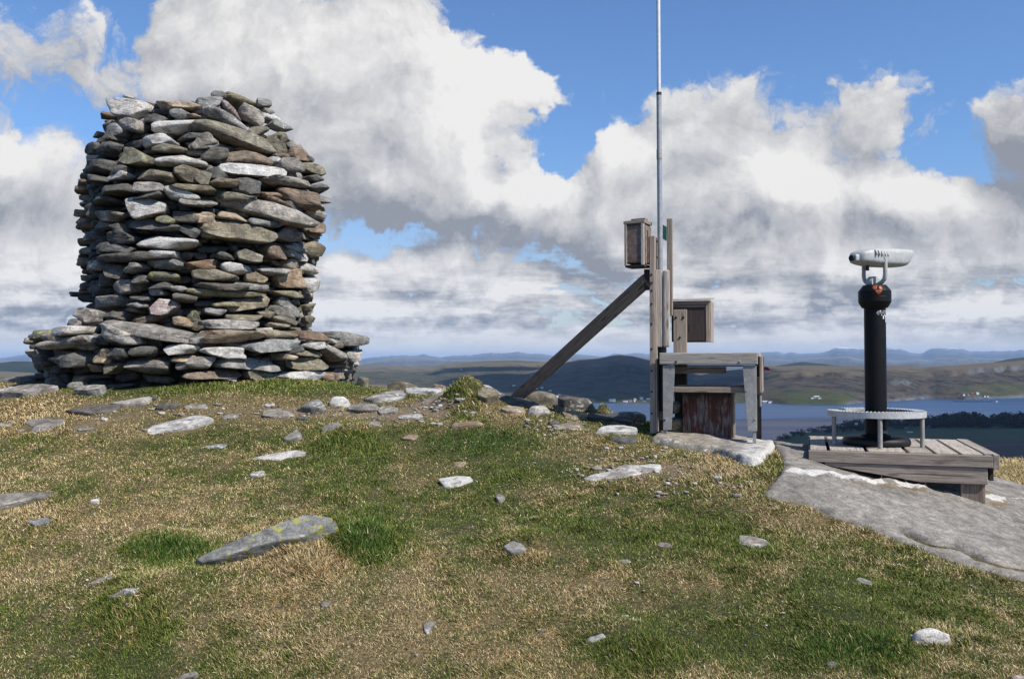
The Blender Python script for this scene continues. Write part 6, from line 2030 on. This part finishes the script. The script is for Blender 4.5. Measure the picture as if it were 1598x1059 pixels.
    for i in range(7):
        x = (1492 + i * 8.6 - 1520) * kk
        lathe('pen', [(3.6 * kk, -.3), (4.0 * kk, -.3), (4.0 * kk, 1.1), (3.6 * kk, 1.1), (3.6 * kk, -.3)], PEN, ff, (x, 0, 0), 24)
    boat((P(1552, 626, k).x, k - 10, SEA), 5.0 * kk, 'white workboat at the right end of the fish pens', WALLW, WALLW, 'small boats on the fjord')
    k2 = -SEA * F / (643 - HZ)
    boat((P(1496, 643, k2).x, k2, SEA), 2.6 * k2 / F, 'tiny dark boat alone in the middle of the water at right', PEN, PEN, 'small boats on the fjord')


def boat(pos, L, label, hull, cabin, group):
    e = empty('boat', pos, .2)
    tag(e, label, 'boat', group)
    bm = bmesh.new()
    n = 9
    rings = []
    for i in range(n):
        t = i / (n - 1)
        x = (t - .5) * L
        w = L * .14 * (1 - max(0, t - .55) ** 2 * 4.6)
        z = L * (.10 + .07 * t * t)
        rings.append([bm.verts.new((x, -w, z)), bm.verts.new((x, -w * .7, -.2)), bm.verts.new((x, w * .7, -.2)), bm.verts.new((x, w, z))])
    for a, b in zip(rings[:-1], rings[1:]):
        for q in range(4): bm.faces.new((a[q], a[(q + 1) % 4], b[(q + 1) % 4], b[q]))
    bm.faces.new(rings[0]); bm.faces.new(rings[-1])
    bm_obj('hull', bm, hull, e)
    bm = bmesh.new()
    bmesh.ops.create_cube(bm, size=1)
    for v in bm.verts: v.co = Vector((v.co.x * L * .28 - L * .1, v.co.y * L * .18, L * .10 + (v.co.z + .5) * L * .22))
    bm_obj('cabin', bm, cabin, e)


build_far()


# ------------------------------------------------------------------ clouds that shade the far land, and the air
def cloud(px, py, d, size, label, hgt=1100, flat=.3, seed=0, sy=None):
    """a cumulus between the sun and the place on the ground that lies in its shade"""
    q = P(px, py, d)
    t = (hgt - q.z) / SUN.z
    c = q + SUN * t
    r = np.random.default_rng(seed)
    bm = bmesh.new()
    bmesh.ops.create_icosphere(bm, subdivisions=5, radius=1)
    V = np.array([v.co[:] for v in bm.verts])
    n = fbm(V * 1.9 + seed, 5, seed)
    m = np.abs(fbm(V * 4.2 + seed * 2, 4, seed + 1))
    k = 1 + .38 * n + .25 * m
    W2 = V * k[:, None] * np.array([size, sy or size * .8, size * flat])
    W2[:, 2] = np.maximum(W2[:, 2], -size * flat * .35)
    for v, w in zip(bm.verts, W2): v.co = w
    o = bm_obj('cloud', bm, CLOUD, None, smooth=True)
    o.location = c
    tag(o, label, None, None, 'structure')
    return o


CLOUD = plain('cloud_white', (.85, .86, .88), 1.0, 0, .05, .01, 0)
cloud(935, 590, 2750, 430, 'cumulus cloud that shades the rounded hill', 2300, seed=2, sy=520)
cloud(1500, 690, 1120, 420, 'cumulus cloud that shades the fields by the near shore', 1500, seed=5, sy=380)
cloud(760, 585, 3600, 200, 'small cumulus cloud that shades a patch of the left ridge', 2600, seed=8, sy=260)

HAZE = True
if HAZE:
    bm = bmesh.new()
    bmesh.ops.create_cube(bm, size=1)
    for v in bm.verts: v.co = Vector((v.co.x * 64000, v.co.y * 60000 + 12000, SEA - 8 + (v.co.z + .5) * 500))
    hm = bpy.data.materials.new('air')
    hm.use_nodes = True
    hm.node_tree.nodes.clear()
    ho = hm.node_tree.nodes.new('ShaderNodeOutputMaterial')
    hv = hm.node_tree.nodes.new('ShaderNodeVolumePrincipled')
    hv.inputs['Color'].default_value = (.40, .64, 1.0, 1)
    hv.inputs['Density'].default_value = 3.6e-5
    hv.inputs['Anisotropy'].default_value = .0
    hm.cycles.volume_sampling = 'DISTANCE'
    hm.node_tree.links.new(hv.outputs[0], ho.inputs['Volume'])
    tag(bm_obj('haze', bm, hm), 'blue air between the summit and the mountains', None, None, 'stuff')
# ------------------------------------------------------------------ sun, sky with clouds, camera
sl = bpy.data.lights.new('sun', 'SUN')
sl.energy = 5.0
sl.angle = math.radians(.53)
sl.color = (1.0, .945, .87)
so = bpy.data.objects.new('sun', sl)
COL.objects.link(so)
so.location = SUN * 60
so.rotation_mode = 'QUATERNION'
so.rotation_quaternion = Vector((0, 0, 1)).rotation_difference(SUN)

WS = 0.08
world = bpy.data.worlds.new('World')
SC.world = world
world.use_nodes = True
world.cycles.sampling_method = 'MANUAL'
world.cycles.sample_map_resolution = 512
wt = world.node_tree
wt.nodes.clear()


D2 = {'noise_dimensions': '2D'}


class W(Mat):
    def noise(self, vec, scale, detail=4, rough=0.5, dist=0.0):
        return self.n('TexNoise', D2, Vector=vec, Scale=scale, Detail=detail, Roughness=rough, Distortion=dist).outputs[0]

    def __init__(self, tree):
        self.t = tree


def cloud_group():
    """cloud density over the sky: input is (azimuth-like u, elevation-like v, seed)"""
    g = bpy.data.node_groups.new('cloud_density', 'ShaderNodeTree')
    g.interface.new_socket('Vector', in_out='INPUT', socket_type='NodeSocketVector')
    g.interface.new_socket('Density', in_out='OUTPUT', socket_type='NodeSocketFloat')
    N = W(g)
    gi = g.nodes.new('NodeGroupInput'); go = g.nodes.new('NodeGroupOutput')
    v0 = gi.outputs[0]
    # billow the outlines
    w1 = N.n('TexNoise', D2, Vector=v0, Scale=5.5, Detail=3, Roughness=.5)
    w2 = N.n('TexNoise', D2, Vector=v0, Scale=19, Detail=4, Roughness=.6)
    d1 = N.n('VectorMath', {'operation': 'SUBTRACT'}, i0=w1.outputs['Color'], i1=(.5, .5, .5)).outputs[0]
    d2 = N.n('VectorMath', {'operation': 'SUBTRACT'}, i0=w2.outputs['Color'], i1=(.5, .5, .5)).outputs[0]
    d1 = N.n('VectorMath', {'operation': 'SCALE'}, i0=d1, Scale=.13).outputs[0]
    d2 = N.n('VectorMath', {'operation': 'SCALE'}, i0=d2, Scale=.06).outputs[0]
    v = N.n('VectorMath', {'operation': 'ADD'}, i0=v0, i1=d1).outputs[0]
    v = N.n('VectorMath', {'operation': 'ADD'}, i0=v, i1=d2).outputs[0]
    acc = None
    for cx, cy, rx, ry, a in CLOUDS:
        s = blob(N, v, cx, cy, rx, ry)
        nd = N.n('Math', {'operation': 'MULTIPLY_ADD'}, i0=s, i1=a)
        N.set(nd, 'i2', acc if acc is not None else 0.0)
        acc = nd.outputs[0]
    # low broken layer towards the horizon, drawn out sideways
    sx = N.n('SeparateXYZ', None, Vector=v0)
    low = N.math('MULTIPLY', N.ramp(sx.outputs[1], .165, .075), 1.1)
    st = N.noise(N.mapv(v0, (2.2, 11, 1)), 2.6, 4, .62)
    low = N.math('MULTIPLY', low, N.ramp(st, .25, .6, .5, 1.3))
    acc = N.math('ADD', acc, low)
    fb = N.noise(v0, 6.5, 7, .6)
    vo = N.n('TexVoronoi', {'voronoi_dimensions': '2D', 'feature': 'F1'}, Vector=v, Scale=13.0, Detail=3.0, Roughness=.55, Lacunarity=2.2).outputs['Distance']
    puff = N.math('MULTIPLY', N.math('SUBTRACT', .42, vo), N.ramp(sx.outputs[1], .03, .13, .12, .55))
    acc = N.math('ADD', acc, puff)
    vl = N.n('TexVoronoi', {'voronoi_dimensions': '2D', 'feature': 'F1'}, Vector=N.mapv(v, (1, 2.3, 1)), Scale=20.0, Detail=2.0, Roughness=.5).outputs['Distance']
    acc = N.math('ADD', acc, N.math('MULTIPLY', N.math('SUBTRACT', .40, vl), N.ramp(sx.outputs[1], .13, .08, 0, .7)))
    acc = N.math('ADD', acc, .07)
    acc = N.math('ADD', acc, N.math('MULTIPLY', N.math('SUBTRACT', fb, .5), .5))
    g.links.new(acc, go.inputs[0])
    return g


def blob(N, v, cx, cy, rx, ry):
    a, b = ray(cx, cy)
    loc = (a, b, 0)
    nd = N.n('Mapping', {'vector_type': 'TEXTURE'}, Vector=v, Location=loc, Scale=(rx / F, ry / F, 1.0))
    return N.n('TexGradient', {'gradient_type': 'SPHERICAL'}, Vector=nd.outputs[0]).outputs[1]


CLOUDS = [
    (470, 40, 300, 210, 1.15), (610, 190, 250, 220, 1.15), (735, 165, 115, 120, 1.0), (600, 310, 270, 120, 1.0), (320, 130, 170, 190, .9), (800, 125, 60, 60, .9), (660, 60, 120, 90, .5),
    (830, 335, 240, 85, 1.05), (690, 270, 150, 100, .7),
    (40, 290, 170, 110, 1.25), (-60, 240, 130, 100, 1.0), (60, 430, 260, 110, .75),
    (110, 110, 300, 120, .62), (0, 40, 200, 80, .4),
    (1090, 190, 230, 130, 1.0), (1010, 290, 260, 120, 1.1), (1235, 300, 140, 100, 1.3), (945, 255, 130, 110, .7), (1140, 350, 340, 80, .95),
    (1340, 165, 190, 130, .7), (1380, 200, 130, 150, .3), (1390, 235, 60, 90, .5),
    (1430, 325, 120, 65, 1.1), (1530, 365, 170, 75, .95), (1340, 400, 260, 60, .9),
    (1625, 240, 110, 150, 1.3), (690, 408, 70, 26, .75),
    (570, 480, 110, 40, .5), (1510, 480, 120, 40, .45), (1180, 440, 200, 50, .3),
    (600, 402, 190, 36, -.55), (830, 235, 80, 70, -.35), (230, 190, 60, 80, -.3),
]
BRIGHT = [
    (755, 150, 130, 110, .62), (800, 120, 60, 50, .3), (700, 230, 110, 90, .35), (1265, 285, 105, 85, .62), (955, 225, 45, 55, .45), (420, 90, 260, 170, .26), (610, 110, 210, 140, .2), (240, 130, 70, 60, .35),
    (1420, 312, 90, 40, .42), (1530, 335, 80, 30, .25), (30, 245, 110, 55, .42), (560, 478, 110, 35, .4), (1200, 275, 80, 60, .25), (1010, 250, 90, 70, .2), (1510, 478, 110, 30, .3), (80, 400, 200, 60, .25),
    (850, 290, 130, 50, .28), (1110, 300, 60, 50, .2),
    (600, 345, 230, 70, -.22), (60, 325, 150, 50, -.22), (1110, 215, 170, 80, -.14), (1630, 250, 150, 160, -.85), (980, 365, 300, 45, -.08), (1340, 170, 200, 120, -.1), (640, 230, 160, 80, -.12), (120, 110, 280, 110, -.12), (1450, 400, 300, 45, -.12),
]
N = W(wt)
out = wt.nodes.new('ShaderNodeOutputWorld')
bg = wt.nodes.new('ShaderNodeBackground')
bg.inputs['Strength'].default_value = WS
wt.links.new(bg.outputs[0], out.inputs[0])
sky = wt.nodes.new('ShaderNodeTexSky')
sky.sky_type = 'NISHITA'
sky.sun_disc = False
sky.sun_elevation = math.asin(SUN.z)
sky.sun_rotation = math.atan2(SUN.x, SUN.y)
sky.altitude = 100
sky.air_density = 1.0
sky.dust_density = .4
sky.ozone_density = 2.0
dirv = N.n('TexCoord').outputs['Generated']
sep = N.n('SeparateXYZ', None, Vector=dirv)
yy = N.math('MAXIMUM', N.math('ABSOLUTE', sep.outputs[1]), .18)
u = N.math('DIVIDE', sep.outputs[0], yy)
v = N.math('DIVIDE', sep.outputs[2], yy)
back = N.ramp(sep.outputs[1], -.05, .05, 5.0, 0.0)
uv = N.n('CombineXYZ', None, X=N.math('ADD', u, back), Y=v, Z=0.0).outputs[0]
grp = cloud_group()
ga = wt.nodes.new('ShaderNodeGroup'); ga.node_tree = grp
gb = wt.nodes.new('ShaderNodeGroup'); gb.node_tree = grp
wt.links.new(uv, ga.inputs[0])
uv2 = N.n('VectorMath', {'operation': 'ADD'}, i0=uv, i1=(.020, .032, 0)).outputs[0]
wt.links.new(uv2, gb.inputs[0])
den, den2 = ga.outputs[0], gb.outputs[0]
alpha = N.ramp(den, .12, .50)
# sunlit rims and shaded undersides of the clouds themselves
side = N.math('SUBTRACT', den, den2)
acc = 0.45
for cx, cy, rx, ry, a in BRIGHT:
    nd = N.n('Math', {'operation': 'MULTIPLY_ADD'}, i0=blob(N, uv, cx, cy, rx, ry), i1=a)
    N.set(nd, 'i2', acc)
    acc = nd.outputs[0]
lum = N.math('ADD', acc, N.math('MULTIPLY', side, .62))
fine = N.noise(uv, 16, 5, .62)
lum = N.math('ADD', lum, N.math('MULTIPLY', N.math('SUBTRACT', fine, .5), .16))
# lit tops in the low layer
lowm = N.ramp(v, .14, .06)
stk = N.noise(N.mapv(uv, (2.0, 13, 1), (0, 0, 0), (4, 2, 0)), 2.8, 5, .62)
lum = N.math('ADD', lum, N.math('MULTIPLY', lowm, N.math('MULTIPLY', N.math('SUBTRACT', stk, .40), .7)))
uv3 = N.n('VectorMath', {'operation': 'ADD'}, i0=uv, i1=(.004, .011, 0)).outputs[0]
stk2 = N.noise(N.mapv(uv3, (2.0, 13, 1), (0, 0, 0), (4, 2, 0)), 2.8, 5, .62)
lum = N.math('ADD', lum, N.math('MULTIPLY', lowm, N.math('MULTIPLY', N.math('SUBTRACT', stk, stk2), 1.5)))
ccol = N.mixc(N.ramp(lum, 0.0, 1.0, 0, 1, False), (3.0, 3.2, 3.65), (8.9, 8.75, 8.6))
ccol = N.mixc(N.math('MULTIPLY', N.ramp(v, .05, .012), .85), ccol, (8.6, 8.4, 8.0))
skyc = N.mixc(1.0, sky.outputs[0], N.mixc(N.ramp(v, .05, .28), (1.12, 1.10, 1.22), (.98, 1.25, 1.58)), 'MULTIPLY')
wt.links.new(N.mixc(alpha, skyc, ccol), bg.inputs['Color'])

cd = bpy.data.cameras.new('camera')
cd.sensor_width = 36.0
cd.lens = 36.0 * F / 1598.0
cd.clip_start = .05
cd.clip_end = 120000
co = bpy.data.objects.new('camera', cd)
COL.objects.link(co)
co.location = (0, 0, 0)
co.rotation_euler = (math.pi / 2 + PITCH, 0, 0)
SC.camera = co
SC.render.engine = 'CYCLES'
SC.cycles.use_denoising = True
SC.cycles.denoiser = 'OPENIMAGEDENOISE'
SC.cycles.denoising_input_passes = 'RGB_ALBEDO_NORMAL'
SC.cycles.denoising_prefilter = 'NONE'
SC.cycles.max_bounces = 6
SC.cycles.diffuse_bounces = 2
SC.cycles.glossy_bounces = 3
SC.cycles.volume_bounces = 0
SC.cycles.transparent_max_bounces = 4
SC.cycles.caustics_reflective = False
SC.cycles.caustics_refractive = False
vs = SC.view_settings
vs.view_transform = 'Standard'
vs.look = 'None'
vs.exposure = 0.32
vs.gamma = 1.0
